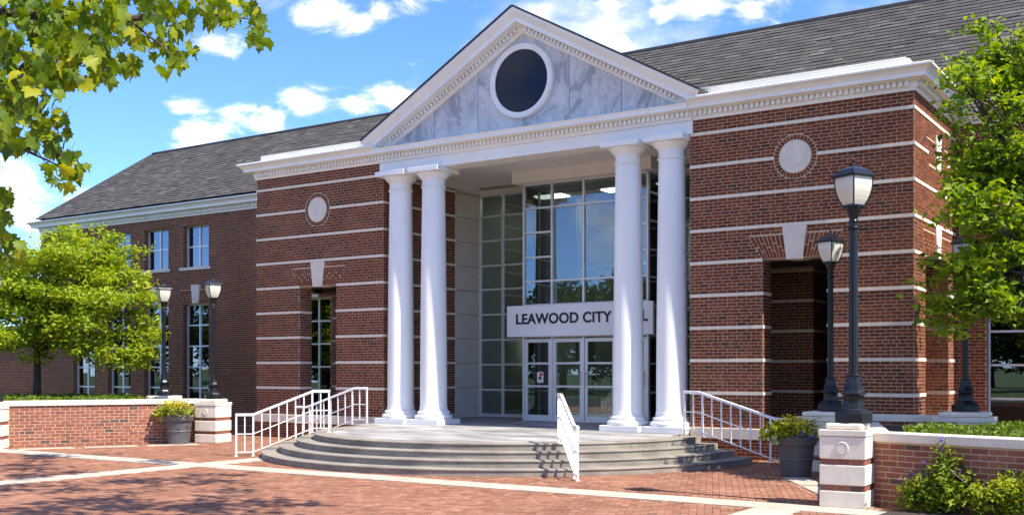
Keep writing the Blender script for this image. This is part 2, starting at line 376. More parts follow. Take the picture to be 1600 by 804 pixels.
def place_bricks(rects, org, ud, nd, proud=.005, seed=1, quads=()):
    """mesh data for bricks on the plane at org with axis ud, outward nd"""
    rg = np.random.default_rng(seed); org = np.array(org, float); ud = np.array(ud, float); nd = np.array(nd, float); zd = np.array((0, 0, 1.))
    n = len(rects)
    if n == 0: return None
    A = np.array([r[:4] for r in rects], float)
    cor = np.stack([A[:, [0, 2]], A[:, [1, 2]], A[:, [1, 3]], A[:, [0, 3]]], 1)      # n,4,2
    return quads_to_bricks(cor, org, ud, nd, proud, rg)
def quads_to_bricks(cor, org, ud, nd, proud, rg):
    n = len(cor); zd = np.array((0, 0, 1.))
    base = org + cor[..., :1] * ud + cor[..., 1:] * zd                                 # n,4,3
    pr = (proud * (0.7 + .6 * rg.random((n, 1, 1))))
    cen = base.mean(1, keepdims=True)
    top = base + pr * nd; top = cen + pr * nd + (top - cen - pr * nd) * .985
    back = base - .01 * nd
    V = np.concatenate([back, top], 1).reshape(-1, 3)
    flip = np.dot(np.cross(ud, zd), nd) < 0
    fq = FQ[:, ::-1] if flip else FQ
    F = (fq[None] + (np.arange(n) * 8)[:, None, None]).reshape(-1, 4)
    return V, F, np.repeat(rg.random(n), 5)
class BrickMass:
    def __init__(s): s.V = []; s.F = []; s.T = []; s.n = 0
    def add(s, d):
        if d is None: return
        V, F, T = d; s.V.append(V); s.F.append(F + s.n); s.T.append(T); s.n += len(V)
    def build(s, name, m, parent):
        if not s.V: return
        o = obj(name, mesh_np(name, np.concatenate(s.V), np.concatenate(s.F), np.concatenate(s.T)), m, parent); o['kind'] = 'stuff'; return o
def single_brick_mesh(lx, hz, proud=.005, name='brick'):
    b = MB(); x, z, d = lx / 2, hz / 2, proud
    b.v = [(-x, .01, -z), (x, .01, -z), (x, .01, z), (-x, .01, z), (-x * .985, -d, -z * .96), (x * .985, -d, -z * .96), (x * .985, -d, z * .96), (-x * .985, -d, z * .96)]
    b.f = [tuple(int(i) for i in f) for f in FQ]; b.t = [.5] * 5
    return b.mesh(name)

# ------------------------------------------------------------------ ground, plaza
ground = MB().box(-400, 400, -400, 400, -.6, -.055).build('ground', 'grass'); ground['kind'] = 'structure'
street = MB().box(-400, 400, -36, -20.6, -.3, -.045).build('street', 'asphalt'); street['kind'] = 'structure'
plaza = MB().box(-14, 15, -20.5, 4.2, -.3, -.012).build('plaza_paving', 'joint'); plaza['kind'] = 'structure'
BAND = .62
bands = [(-14, 15, -7.0 - BAND / 2, -7.0 + BAND / 2), (-2.85 - BAND / 2, -2.85 + BAND / 2, -20.5, -7.0 - BAND / 2), (-2.85 - BAND / 2, -2.85 + BAND / 2, -7.0 + BAND / 2, -3.4)]
slabmesh = {}
def slab(x0, x1, y0, y1, rz=0):
    k = (round(x1 - x0, 2), round(y1 - y0, 2))
    if k not in slabmesh:
        slabmesh[k] = MB().box(-k[0] / 2 + .004, k[0] / 2 - .004, -k[1] / 2 + .004, k[1] / 2 - .004, -.04, 0).mesh('paving_slab')
    o = obj('paving_slab', slabmesh[k], 'concrete', plaza); o.location = ((x0 + x1) / 2, (y0 + y1) / 2, .004 + random.uniform(-.0015, .0015)); o.rotation_euler = (0, 0, rz)
x = -14.0
while x < 14.9: slab(x, x + 1.2, -7 - BAND / 2, -7 + BAND / 2); x += 1.2
y = -7 - BAND / 2
while y > -20: slab(-2.85 - BAND / 2, -2.85 + BAND / 2, y - 1.2, y); y -= 1.2
y = -7 + BAND / 2
while y < -3.6: slab(-2.85 - BAND / 2, -2.85 + BAND / 2, y, y + 1.2); y += 1.2
# slanted bands beside the garden walls (left and right)
slant = []
for sx in (-1, 1):
    p0, p1 = Vector((sx * 9.62, -6.62)), Vector((sx * 7.45, -3.0))
    d = (p1 - p0); n = int(d.length // 1.2)
    for i in range(n):
        c_ = p0 + d * ((i + .5) / n)
        slab(c_.x - .6, c_.x + .6, c_.y - .2, c_.y + .2, math.atan2(d.y, d.x))
    slant.append((p0, p1))
y = -7 - BAND / 2
while y > -11: slab(8.7 - BAND / 2, 8.7 + BAND / 2, y - 1.2, y); y -= 1.2
# herringbone pavers
SC = (.5, -1.15)
def paver_ok(x, y):
    if abs(y + 7.0) < BAND / 2 + .03: return False
    if abs(x + 2.85) < BAND / 2 + .03 and y < -3.3: return False
    if abs(x - 8.7) < BAND / 2 + .03 and -12 < y < -7: return False
    if y > -1.0 and abs(x) < 4.5: return False
    if math.hypot(x - SC[0], y - SC[1]) < 5.25: return False
    for p0, p1 in slant:
        d = (p1 - p0).normalized(); q = Vector((x, y)) - p0
        if abs(q.x * d.y - q.y * d.x) < .25 and -.2 < q.dot(d) < (p1 - p0).length + .2: return False
    return True
PL, PW = .2, .1
pav = []
for sxi in range(-150, 150):
    for k in range(-150, 150):
        # 2x1 herringbone on a 45 degree turned lattice
        for vert in (0, 1):
            gx = (k * 1 + sxi * 2) * PW * 1.0; gy = (k * 1 - sxi * 2) * PW * 1.0
            if vert: gx2, gy2, w, h = gx + PW * 0, gy + PW, PW, PL
            else: gx2, gy2, w, h = gx, gy, PL, PW
            cx, cy = gx2 + w / 2, gy2 + h / 2
            X = cx * .9205 - cy * .3907 + .6; Y = cx * .3907 + cy * .9205 - 8.0
            # in sight of the camera and near enough
            zc = -_s * (X - CAMX) + _c * (Y - CAMY)
            if zc < 12.2: continue
            u = (_c * (X - CAMX) + _s * (Y - CAMY)) / zc
            if abs(u) > .53 or Y > 3.4 or X < -13.8 or X > 14.8: continue
            if not paver_ok(X, Y): continue
            pav.append((X, Y, vert, zc))
pav.sort(key=lambda q: q[3])
pm = MB(); hx, hy = PL / 2 - .002, PW / 2 - .002
pm.v = [(-hx, -hy, -.03), (hx, -hy, -.03), (hx, hy, -.03), (-hx, hy, -.03), (-hx + .003, -hy + .003, 0), (hx - .003, -hy + .003, 0), (hx - .003, hy - .003, 0), (-hx + .003, hy - .003, 0)]
pm.f = [tuple(int(i) for i in f) for f in FQ]; pm.t = [.5] * 5
paver_me = pm.mesh('paver')
ANG = math.atan2(.3907, .9205)
for (X, Y, v, zc) in pav[:300]:
    o = obj('paver', paver_me, 'paver_1', plaza); o.location = (X, Y, random.uniform(-.002, .002)); o.rotation_euler = (random.uniform(-.005, .005), random.uniform(-.005, .005), ANG + (math.pi / 2 if v else 0))
rest = np.array([(a, b, ANG + (math.pi / 2 if v else 0)) for a, b, v, z in pav[300:]])
nP = len(rest); tv = np.array(pm.v)
ca, sa = np.cos(rest[:, 2])[:, None], np.sin(rest[:, 2])[:, None]
VX = rest[:, :1] + tv[None, :, 0] * ca - tv[None, :, 1] * sa; VY = rest[:, 1:2] + tv[None, :, 0] * sa + tv[None, :, 1] * ca
VZ = tv[None, :, 2] + rng.normal(0, .0012, (nP, 1)) + tv[None, :, 0] * rng.normal(0, .005, (nP, 1)) + tv[None, :, 1] * rng.normal(0, .005, (nP, 1))
o = obj('pavers', mesh_np('pavers', np.stack([VX, VY, VZ], 2).reshape(-1, 3), (FQ[None] + (np.arange(nP) * 8)[:, None, None]).reshape(-1, 4), np.repeat(rng.random(nP), 5)), 'paver', plaza)
o['kind'] = 'stuff'

# ------------------------------------------------------------------ the building
hall = empty('city_hall'); tag(hall, 'red brick civic hall with white columned portico and grey slate roof', 'building')
PX0, PX1 = 4.2, 8.72          # pavilion extent in |X|
WY = 3.6                      # wing wall plane
BELTS = [i for i in range(0, 81, 10)]
OX0, OX1, OZ = 5.78, 7.10, 4.04       # portal opening
RC, RZ_, RO, RI = 6.45, 6.045, .43, .325
def arch_cut(xc, zl=OZ, zt=4.52, b0=.66, b1=.95, kz=4.68):
    def f(z):
        if zl - .01 < z < zt:
            t = (z - zl) / (zt - zl); w = b0 + (b1 - b0) * t; return [(xc - w, xc + w)]
        if zt <= z < kz: return [(xc - .25, xc + .25)]
    return f
def open_cut(a, b, z0, z1): return lambda z: [(a, b)] if z0 < z < z1 else None
def circ_cut(xc, zc, r): return lambda z: [(xc - math.sqrt(r * r - (z - zc) ** 2), xc + math.sqrt(r * r - (z - zc) ** 2))] if abs(z - zc) < r else None
def arch_quads(xc, zl=OZ, zt=4.52, b0=.66, b1=.95, k0=.165, k1=.235, n=8, seed=0):
    r = random.Random(seed); out = []
    for s in (-1, 1):
        for i in range(n):
            a, b = i / n, (i + 1) / n
            def U(f, z): lo = k0 + (b0 - k0) * f; hi = k1 + (b1 - k1) * f; return xc + s * (lo + (hi - lo) * z)
            sp = [0, (.34, .5, .66)[(i + (s > 0)) % 3], 1]
            for z0_, z1_ in zip(sp[:-1], sp[1:]):
                e = .09; fz = .02
                q = [(U(a + e * (b - a), z0_ + fz), z0_ + fz), (U(b - e * (b - a), z0_ + fz), z0_ + fz), (U(b - e * (b - a), z1_ - fz), z1_ - fz), (U(a + e * (b - a), z1_ - fz), z1_ - fz)]
                if s < 0: q = [q[1], q[0], q[3], q[2]]
                out.append([(p[0], zl + p[1] * (zt - zl)) for p in q])
    return np.array(out)
def ring_quads(xc, zc, r0, r1, n=34):
    out = []
    for i in range(n):
        a, b = 2 * math.pi * (i + .09) / n, 2 * math.pi * (i + .91) / n
        out.append([(xc + r0 * math.cos(b), zc + r0 * math.sin(b)), (xc + r0 * math.cos(a), zc + r0 * math.sin(a)), (xc + r1 * math.cos(a), zc + r1 * math.sin(a)), (xc + r1 * math.cos(b), zc + r1 * math.sin(b))])
    return np.array(out)
def disc(name, m, parent, xc, y, zc, r, th, seg=40):
    b = MB(); b.prism([(xc + r * math.cos(t), y, zc + r * math.sin(t)) for t in [2 * math.pi * k / seg for k in range(seg)]], (0, th, 0)); return b.build(name, m, parent)
def belts(parent, ivs_of, pos):
    """one stone belt per course and run; pos(ua, ub, za, zb) -> box extents"""
    for i in BELTS:
        za = ZB + i * HC
        for (a, b) in ivs_of(za + HC / 2):
            if b - a > .05: box('stone_belt', 'belt', parent, *pos(a, b, za + .002, za + HC - .002))
def subtract(u0, u1, cuts, z):
    iv = [(u0, u1)]
    for c in cuts:
        q = c(z)
        for (a, b) in (q or []):
            nv = []
            for (s, e) in iv:
                if b <= s or a >= e: nv.append((s, e)); continue
                if a > s: nv.append((s, a))
                if b < e: nv.append((b, e))
            iv = nv
    return iv

TH = .45; ZT = 7.05
brick1 = single_brick_mesh(LB - JT, HC - JT)
SY0, SY1 = .90, 3.0            # side opening
for sx in (1, -1):
    # front wall of the pavilion: boxes round the portal
    fw = MB()
    def fb(a, b, z0, z1):
        lo, hi = sorted((sx * a, sx * b)); fw.box(lo, hi, 0, TH, z0, z1)
    fb(PX0, OX0, .62, ZT); fb(OX1, PX1, .62, ZT); fb(OX0, OX1, OZ, ZT)
    front = fw.build('front_wall', 'mortar', hall)
    cuts = [open_cut(OX0, OX1, 0, OZ), arch_cut((OX0 + OX1) / 2), circ_cut(RC, RZ_, RO + .012)]
    rects = brick_rects(PX0, PX1, ZB - 10 * HC, ZB + 85 * HC, cuts, BELTS, seed=3)
    if sx > 0:
        full = sorted([r for r in rects if r[4]], key=lambda r: dist_cam(((r[0] + r[1]) / 2, 0, (r[2] + r[3]) / 2)))[:300]
        fs = set(full)
        for r in full:
            o = obj('brick', brick1, 'brick_1', front); o.location = ((r[0] + r[1]) / 2, random.uniform(-.0015, .0015), (r[2] + r[3]) / 2)
        rects = [r for r in rects if r not in fs]
    bm = BrickMass()
    bm.add(place_bricks(rects, (0, 0, 0), (sx, 0, 0), (0, -1, 0), seed=11))
    aq = arch_quads((OX0 + OX1) / 2); bm.add(quads_to_bricks(aq, np.zeros(3), np.array((sx, 0, 0.)), np.array((0, -1., 0)), .005, np.random.default_rng(5)))
    bm.add(quads_to_bricks(ring_quads(RC, RZ_, RI + .012, RO), np.zeros(3), np.array((sx, 0, 0.)), np.array((0, -1., 0)), .005, np.random.default_rng(6)))
    # jambs of the portal
    for jx, nd in ((OX0, 1), (OX1, -1)):
        bm.add(place_bricks(brick_rects(.0, TH, ZB - 10 * HC, OZ, (), BELTS, seed=4), (sx * jx, 0, 0), (0, 1, 0), (sx * nd, 0, 0), seed=12))
    bm.build('brick_courses', 'brick', front)
    def pf(a, b, z0, z1): lo, hi = sorted((sx * a, sx * b)); return (lo, hi, -.016, .01, z0, z1)
    belts(front, lambda z: subtract(PX0, PX1 + .016, [open_cut(OX0, OX1, 0, OZ), arch_cut((OX0 + OX1) / 2), circ_cut(RC, RZ_, RO + .006)], z), pf)
    for jx, nd in ((OX0, 1), (OX1, -1)):
        for i in BELTS:
            z = ZB + i * HC
            if z > OZ - .05: continue
            lo, hi = sorted((sx * (jx - nd * .01), sx * (jx + nd * .016))); box('stone_belt', 'belt', front, lo, hi, -.014, TH, z + .002, z + HC - .002)
    xc = (OX0 + OX1) / 2
    ks = MB().prism([(sx * (xc + s * w), -.03, z) for s, w, z in ((-sx, .165, OZ - .02), (sx, .165, OZ - .02), (sx, .245, 4.672), (-sx, .245, 4.672))], (0, TH, 0)).build('keystone', 'limestone', front)
    disc('stone_roundel', 'limestone', front, sx * RC, -.022, RZ_, RI, .05)
    rg_ = MB(); seg = 48
    for r0, r1, yy in ((RO, RO + .014, -.012),):
        for k in range(seg):
            t0, t1 = 2 * math.pi * k / seg, 2 * math.pi * (k + 1) / seg
            rg_.prism([(sx * RC + r0 * math.cos(t0), yy, RZ_ + r0 * math.sin(t0)), (sx * RC + r1 * math.cos(t0), yy, RZ_ + r1 * math.sin(t0)), (sx * RC + r1 * math.cos(t1), yy, RZ_ + r1 * math.sin(t1)), (sx * RC + r0 * math.cos(t1), yy, RZ_ + r0 * math.sin(t1))], (0, .02, 0))
    rg_.build('roundel_rim', 'mortar', front)
    # outer side wall
    sw = MB()
    def sb(a, b, z0, z1):
        lo, hi = sorted((sx * (PX1 - TH), sx * PX1)); sw.box(lo, hi, a, b, z0, z1)
    sb(TH, SY0, .62, ZT); sb(SY1, WY, .62, ZT); sb(SY0, SY1, OZ, ZT)
    side = sw.build('side_wall', 'mortar', hall)
    ym = (SY0 + SY1) / 2
    bm = BrickMass()
    scuts = [open_cut(SY0, SY1, 0, OZ), arch_cut(ym, b0=(SY1 - SY0) / 2, b1=(SY1 - SY0) / 2 + .2), arch_cut(ym, zl=5.86, zt=6.34, b0=.75, b1=.95, kz=6.50)]
    bm.add(place_bricks(brick_rects(0, WY, ZB - 10 * HC, ZB + 85 * HC, scuts, BELTS, seed=5), (sx * PX1, 0, 0), (0, 1, 0), (sx, 0, 0), seed=13))
    bm.add(quads_to_bricks(arch_quads(ym, b0=(SY1 - SY0) / 2, b1=(SY1 - SY0) / 2 + .2, n=12), np.array((sx * PX1, 0, 0.)), np.array((0, 1., 0)), np.array((sx * 1., 0, 0)), .005, np.random.default_rng(7)))
    bm.add(quads_to_bricks(arch_quads(ym, zl=5.86, zt=6.34, b0=.75, b1=.95, n=9), np.array((sx * PX1, 0, 0.)), np.array((0, 1., 0)), np.array((sx * 1., 0, 0)), .005, np.random.default_rng(8)))
    for jy, nd in ((SY0, 1), (SY1, -1)):
        bm.add(place_bricks(brick_rects(0, TH, ZB - 10 * HC, OZ, (), BELTS, seed=6), (sx * PX1, jy, 0), (-sx, 0, 0), (0, nd, 0), seed=14))
    bm.add(place_bricks(brick_rects(TH, SY0, ZB - 10 * HC, ZB + 85 * HC, (), (), seed=7), (sx * (PX1 - TH), 0, 0), (0, 1, 0), (-sx, 0, 0), seed=15))
    bm.build('brick_courses', 'brick', side)
    def ps(a, b, z0, z1): lo, hi = sorted((sx * (PX1 - .01), sx * (PX1 + .016))); return (lo, hi, a + .011, b, z0, z1)
    belts(side, lambda z: subtract(0, WY, scuts, z), ps)
    lo, hi = sorted((sx * (PX1 - TH), sx * (PX1 + .03)))
    MB().prism([(lo, ym + s * w, z) for s, w, z in ((1, .165, OZ - .02), (-1, .165, OZ - .02), (-1, .245, 4.672), (1, .245, 4.672))], (hi - lo, 0, 0)).build('keystone', 'limestone', side)
    MB().prism([(lo, ym + s * w, z) for s, w, z in ((1, .165, 5.84), (-1, .165, 5.84), (-1, .245, 6.50), (1, .245, 6.50))], (hi - lo, 0, 0)).build('keystone', 'limestone', side)
    # inner side wall toward the portico: brick, then stone panels
    iw = MB(); lo, hi = sorted((sx * PX0, sx * (PX0 + TH))); iw.box(lo, hi, TH, 4.2, .0, ZT); inner = iw.build('portico_side_wall', 'mortar', hall)
    bm = BrickMass()
    bm.add(place_bricks(brick_rects(.0, 3.05, ZB - 10 * HC, ZB + 82 * HC, (), BELTS, seed=8), (sx * PX0, 0, 0), (0, 1, 0), (-sx, 0, 0), seed=16)); bm.build('brick_courses', 'brick', inner)
    def pi_(a, b, z0, z1): lo, hi = sorted((sx * (PX0 + .01), sx * (PX0 - .016))); return (lo, hi, a, b, z0, z1)
    belts(inner, lambda z: [(0, 3.05)], pi_)
    zz = [.49] + [ZB + i * HC + HC / 2 for i in BELTS] + [6.95]
    for a, b_ in zip(zz[:-1], zz[1:]):
        lo, hi = sorted((sx * (PX0 + .005), sx * (PX0 - .03))); box('stone_panel', 'panel_stone', inner, lo, hi, 3.06, 4.19, a + .012, b_ - .012, bevel=.006)
    # base of the pavilion: brick below, stone water table
    bs = MB(); lo, hi = sorted((sx * PX0, sx * PX1)); bs.box(lo, hi, -.03, TH + .03, 0, .40)
    lo2, hi2 = sorted((sx * (PX1 - TH), sx * PX1)); bs.box(lo2, hi2, TH + .03, WY, 0, .40)
    base = bs.build('wall_base', 'mortar', hall)
    bm = BrickMass(); bm.add(place_bricks(brick_rects(PX0, PX1, .0, .40, (), (), zb=.0, seed=9), (0, -.03, 0), (sx, 0, 0), (0, -1, 0), seed=17))
    bm.add(place_bricks(brick_rects(0, WY, .0, .40, (), (), zb=.0, seed=9), (sx * PX1, 0, 0), (0, 1, 0), (sx, 0, 0), seed=18)); bm.build('brick_courses', 'brick', base)
    xs = np.linspace(PX0 + .02, PX1 + .04, 4)
    for a, b_ in zip(xs[:-1], xs[1:]):
        lo, hi = sorted((sx * (a + .003), sx * (b_ - .003))); box('water_table_stone', 'limestone', base, lo, hi, -.06, TH, .405, .622, bevel=.008)
    lo, hi = sorted((sx * (PX1 - TH), sx * (PX1 + .04))); box('water_table_stone', 'limestone', base, lo, hi, TH + .003, WY - .003, .405, .62, bevel=.008)
    # porch floor, inner block, back wall inside the pavilion, porch ceiling
    lo, hi = sorted((sx * (PX0 + TH + .003), sx * (PX1 - TH - .003))); box('porch_floor', 'dark', hall, lo, hi, TH + .033, WY - .003, 0, .60)
    box('porch_ceiling', 'dark', hall, lo, hi, TH + .003, WY - .003, 4.12, 4.25)  # floor and lowered ceiling coloured dark to deepen the recess shade
    if sx > 0: box('porch_sun_block', 'brick', hall, 7.3, 7.5, TH + .04, WY - .006, .603, 4.117)  # unseen wall added to keep side sun out of the front recess
    lo, hi = sorted((sx * (PX0 + TH + .003), sx * 5.94)); ib = box('porch_inner_wall', 'mortar', hall, lo, hi, 2.67, WY - .003, .603, 4.117)
    bm = BrickMass(); bm.add(place_bricks(brick_rects(PX0 + TH, 5.94, ZB - 10 * HC, ZB + 41 * HC, (), BELTS, seed=10), (0, 2.67, 0), (sx, 0, 0), (0, -1, 0), seed=19))
    bm.add(place_bricks(brick_rects(2.67, WY, ZB - 10 * HC, ZB + 41 * HC, (), BELTS, seed=10), (sx * 5.94, 0, 0), (0, 1, 0), (sx, 0, 0), seed=20)); bm.build('brick_courses', 'brick', ib)
    for i in BELTS[:5]:
        z = ZB + i * HC; lo, hi = sorted((sx * (PX0 + TH), sx * 5.956)); box('stone_belt', 'belt', ib, lo, hi, 2.654, 2.68, z + .002, z + HC - .002)
        lo, hi = sorted((sx * 5.93, sx * 5.956)); box('stone_belt', 'belt', ib, lo, hi, 2.682, WY - .01, z + .002, z + HC - .002)

# wing walls with windows
WX1 = 24.3
WINS = [(9.35, 10.65), (14.85, 16.15), (16.9, 18.2), (18.95, 20.25), (21.0, 22.3)]     # |X| runs, lower windows (first beside the pavilion)
UP = WINS[1:]
LZ0, LZ1, UZ0, UZ1 = .50, 4.05, 5.30, 6.72
for sx in (1, -1):
    ops = [(a, b, LZ0, LZ1) for a, b in WINS] + [(a, b, UZ0, UZ1) for a, b in UP]
    if sx > 0: ops = [(9.35, 10.95, LZ0, LZ1)]; xend = 16.0
    else: xend = WX1
    wb = MB(); xs = sorted({6.2, xend} | {o[0] for o in ops} | {o[1] for o in ops})
    for a, b in zip(xs[:-1], xs[1:]):
        zs = sorted([(o[2], o[3]) for o in ops if o[0] <= a + 1e-6 and o[1] >= b - 1e-6]); z = 0
        for (z0, z1) in zs + [(ZT, ZT)]:
            if z0 > z + 1e-6:
                lo, hi = sorted((sx * a, sx * b)); wb.box(lo, hi, WY, WY + .35, z, z0)
            z = z1
    wing = wb.build('wing_wall', 'mortar', hall)
    cuts = [open_cut(a, b, z0, z1) for a, b, z0, z1 in ops]
    acs = [((a + b) / 2) for a, b, z0, z1 in ops if z1 < 5]
    cuts += [arch_cut(c_, zl=LZ1, zt=4.53, b0=.65, b1=.83, kz=4.67) for c_ in acs]
    bm = BrickMass(); bm.add(place_bricks(brick_rects(6.2, xend, ZB - 19 * HC, ZB + 85 * HC, cuts, (), seed=21), (0, WY, 0), (sx, 0, 0), (0, -1, 0), seed=22))
    for c_ in acs: bm.add(quads_to_bricks(arch_quads(c_, zl=LZ1, zt=4.53, b0=.65, b1=.83, n=7), np.array((0, WY, 0.)), np.array((sx, 0, 0.)), np.array((0, -1., 0)), .005, np.random.default_rng(9)))
    for a, b, z0, z1 in ops:
        for jx, nd in ((a, 1), (b, -1)):
            bm.add(place_bricks(brick_rects(0, .2, z0, z1, (), (), seed=23), (sx * jx, WY, 0), (0, 1, 0), (sx * nd, 0, 0), seed=24))
    bm.build('brick_courses', 'brick', wing)
    for c_ in acs:
        MB().prism([(sx * c_ + s * w, WY - .03, z) for s, w, z in ((-1, .15, LZ1 + .03), (1, .15, LZ1 + .03), (1, .21, 4.70), (-1, .21, 4.70))], (0, .3, 0)).build('keystone', 'limestone', wing)
    for a, b, z0, z1 in ops:
        lo, hi = sorted((sx * a, sx * b)); up = z0 > 5
        box('window_sill', 'limestone', wing, lo - .12, hi + .12, WY - .06, WY + .2, z0 - .10, z0 - .005) if up else box('window_sill', 'limestone', wing, lo + .004, hi - .004, WY - .04, WY + .25, z0 - .08, z0 + .0)
        fr = empty('window', ((lo + hi) / 2, WY + .22, z0), parent=hall)
        w = hi - lo; h = z1 - z0; nx = 2; nz = 2 if up else 5
        t = .03
        gx = [-w / 2 + t / 2] + [-w / 2 + w * i / nx for i in range(1, nx)] + [w / 2 - t / 2]; gz = [t / 2] + [h * i / nz for i in range(1, nz)] + [h - t / 2]
        fm = MB()
        for g in gx: fm.box(g - t, g + t, -.04, .04, 0, h)
        fm.build('frame', 'alu', fr)
        for g in gz:
            for i in range(nx): box('glazing_bar', 'alu', fr, gx[i] + t + .001, gx[i + 1] - t - .001, -.035, .035, g - t * .8, g + t * .8)
        for i in range(nx):
            for k in range(nz):
                box('pane', 'wglass', fr, gx[i] + .02, gx[i + 1] - .02, -.004, .004, gz[k] + .02, gz[k + 1] - .02).rotation_euler = (random.uniform(-.006, .006), 0, random.uniform(-.008, .008))
# ends and back of the building, floors, interior
bk = MB()
bk.box(-WX1, -WX1 + .35, WY + .353, 8.6, 0, ZT).box(-WX1, 16, 8.603, 8.95, 0, ZT).box(15.65, 16, WY + .353, 8.6, 0, ZT)
bk.build('rear_walls', 'brick', hall)
box('interior_floor', 'dark', hall, -WX1 + .36, 15.64, WY + .36, 8.6, .2, .47)
it = box('upper_floor', 'dark', hall, -WX1 + .36, -PX0 - TH - .01, WY + .36, 8.6, 4.4, 4.7)
box('interior_ceiling', 'room', hall, -WX1 + .36, 15.64, WY + .4, 8.6, 6.9, 7.0)
box('interior_partition', 'room', hall, -PX0 - .3, -PX0 - .1, 4.25, 8.6, .475, 6.9); box('interior_partition', 'room', hall, PX0 + .1, PX0 + .3, 4.25, 8.6, .475, 6.9)
box('lobby_back_wall', 'room', hall, -PX0 - .09, PX0 + .09, 8.3, 8.5, .475, 6.9)

# cornices: mitred profile swept along the eaves
PROF = [(0.0, 7.03), (.035, 7.03), (.045, 7.07), (.045, 7.095), (.065, 7.10), (.065, 7.20), (.13, 7.205), (.13, 7.225), (.27, 7.228), (.27, 7.30), (.285, 7.315), (.30, 7.335), (.325, 7.36), (.365, 7.385), (.40, 7.40), (.40, 7.435), (.36, 7.455), (.10, 7.50), (0.0, 7.505)]
def sweep(path, prof, name, m, parent, ends=True):
    """path: plan points, outward side to the right of travel"""
    pts = [Vector(p) for p in path]; b = MB(); k = len(prof); n = len(pts)
    for i, p in enumerate(pts):
        d0 = (pts[i] - pts[i - 1]).normalized() if i else (pts[1] - pts[0]).normalized()
        d1 = (pts[i + 1] - pts[i]).normalized() if i < n - 1 else d0
        n0, n1 = Vector((d0.y, -d0.x)), Vector((d1.y, -d1.x)); mdir = (n0 + n1); mdir /= max(mdir.dot(n0), 1e-6)
        for (o_, z) in prof: b.v.append((p.x + mdir.x * o_, p.y + mdir.y * o_, z))
    for i in range(n - 1):
        for j in range(k - 1):
            b.f.append((i * k + j, (i + 1) * k + j, (i + 1) * k + j + 1, i * k + j + 1)); b.t.append(.5)
    if ends:
        b.f.append(tuple(range(k))[::-1]); b.f.append(tuple((n - 1) * k + j for j in range(k))); b.t += [.5, .5]
    return b.build(name, m, parent)
def dentils(segs, parent, z0=7.108, z1=7.198, y0=.06, y1=.128, pitch=.112, w=.064):
    b = MB()
    for (p, q) in segs:
        p, q = Vector(p), Vector(q); d = (q - p).normalized(); n_ = Vector((d.y, -d.x)); L = (q - p).length; cnt = int(L / pitch)
        off = (L - cnt * pitch) / 2
        for i in range(cnt):
            a = p + d * (off + i * pitch + (pitch - w) / 2); e = a + d * w
            c4 = [a + n_ * y0, e + n_ * y0, e + n_ * y1, a + n_ * y1]
            b.prism([(v.x, v.y, z0) for v in c4][::-1], (0, 0, z1 - z0))
    o = b.build('dentil_course', 'white', parent); o['kind'] = 'stuff'; return o
pathR = [(4.25, 0), (PX1, 0), (PX1, WY), (16.0, WY)]
pathL = [(-WX1, 8.9), (-WX1, WY), (-PX1, WY), (-PX1, 0), (-4.25, 0)]
cr = sweep(pathR, PROF, 'cornice', 'white', hall); dentils(list(zip(pathR[:-1], pathR[1:])), cr)
cl = sweep(pathL, PROF, 'cornice', 'white', hall); dentils(list(zip(pathL[1:-1], pathL[2:])) + [((-WX1, 8.9), (-WX1, WY))], cl)
for sx in (1, -1):
    lo, hi = sorted((sx * 4.35, sx * 8.62)); box('parapet', 'white', hall, lo, hi, .03, .30, 7.49, 7.66, bevel=.01)
    lo, hi = sorted((sx * 4.35, sx * 8.56)); box('parapet_cap', 'white', hall, lo, hi, .0, .34, 7.662, 7.685)
    lo, hi = sorted((sx * 4.25, sx * 8.7)); box('pavilion_roof_deck', 'soffit', hall, lo, hi, .31, WY + .3, 7.0, 7.42)

# portico: entablature, pediment
box('architrave', 'white', hall, -4.27, 4.27, -.05, .50, 6.755, 7.03, bevel=.006)
box('frieze_block', 'white', hall, -4.27, 4.27, -.03, .48, 7.032, 7.42)
pc = sweep([(-4.27, -.05), (4.27, -.05)], [(a, z) for a, z in PROF if z < 7.34] + [(.30, 7.345), (0, 7.40)], 'portico_cornice', 'white', hall)
dentils([((-4.27, -.05), (4.27, -.05))], pc)
box('portico_ceiling', 'soffit', hall, -4.19, 4.19, .503, 4.25, 6.95, 7.05)
for sx in (-1, 1):
    lo, hi = sorted((sx * 4.195, sx * 4.05)); box('ceiling_beam', 'soffit', hall, lo, hi, .503, 4.19, 6.80, 6.948)
# tympanum panels
AP = 9.60; TB = 7.40; TX = 3.95
js = [-TX, -2.62, -1.30, 1.22, 2.54, TX]
def rz_at(x): return TB + (AP - TB) * (1 - abs(x) / TX)
for a, b in zip(js[:-1], js[1:]):
    a_, b_ = a + .007, b - .007
    pts = [(a_, .06, TB - .05), (b_, .06, TB - .05), (b_, .06, rz_at(b_) + .1)]
    if a < 0 < b: pts.append((0, .06, AP + .1))
    pts.append((a_, .06, rz_at(a_) + .1))
    o = MB().prism(pts, (0, .06, 0)).build('marble_panel', 'marble', hall)
box('tympanum_backing', 'white', hall, -.9, .9, .13, .2, 7.5, 9.3)
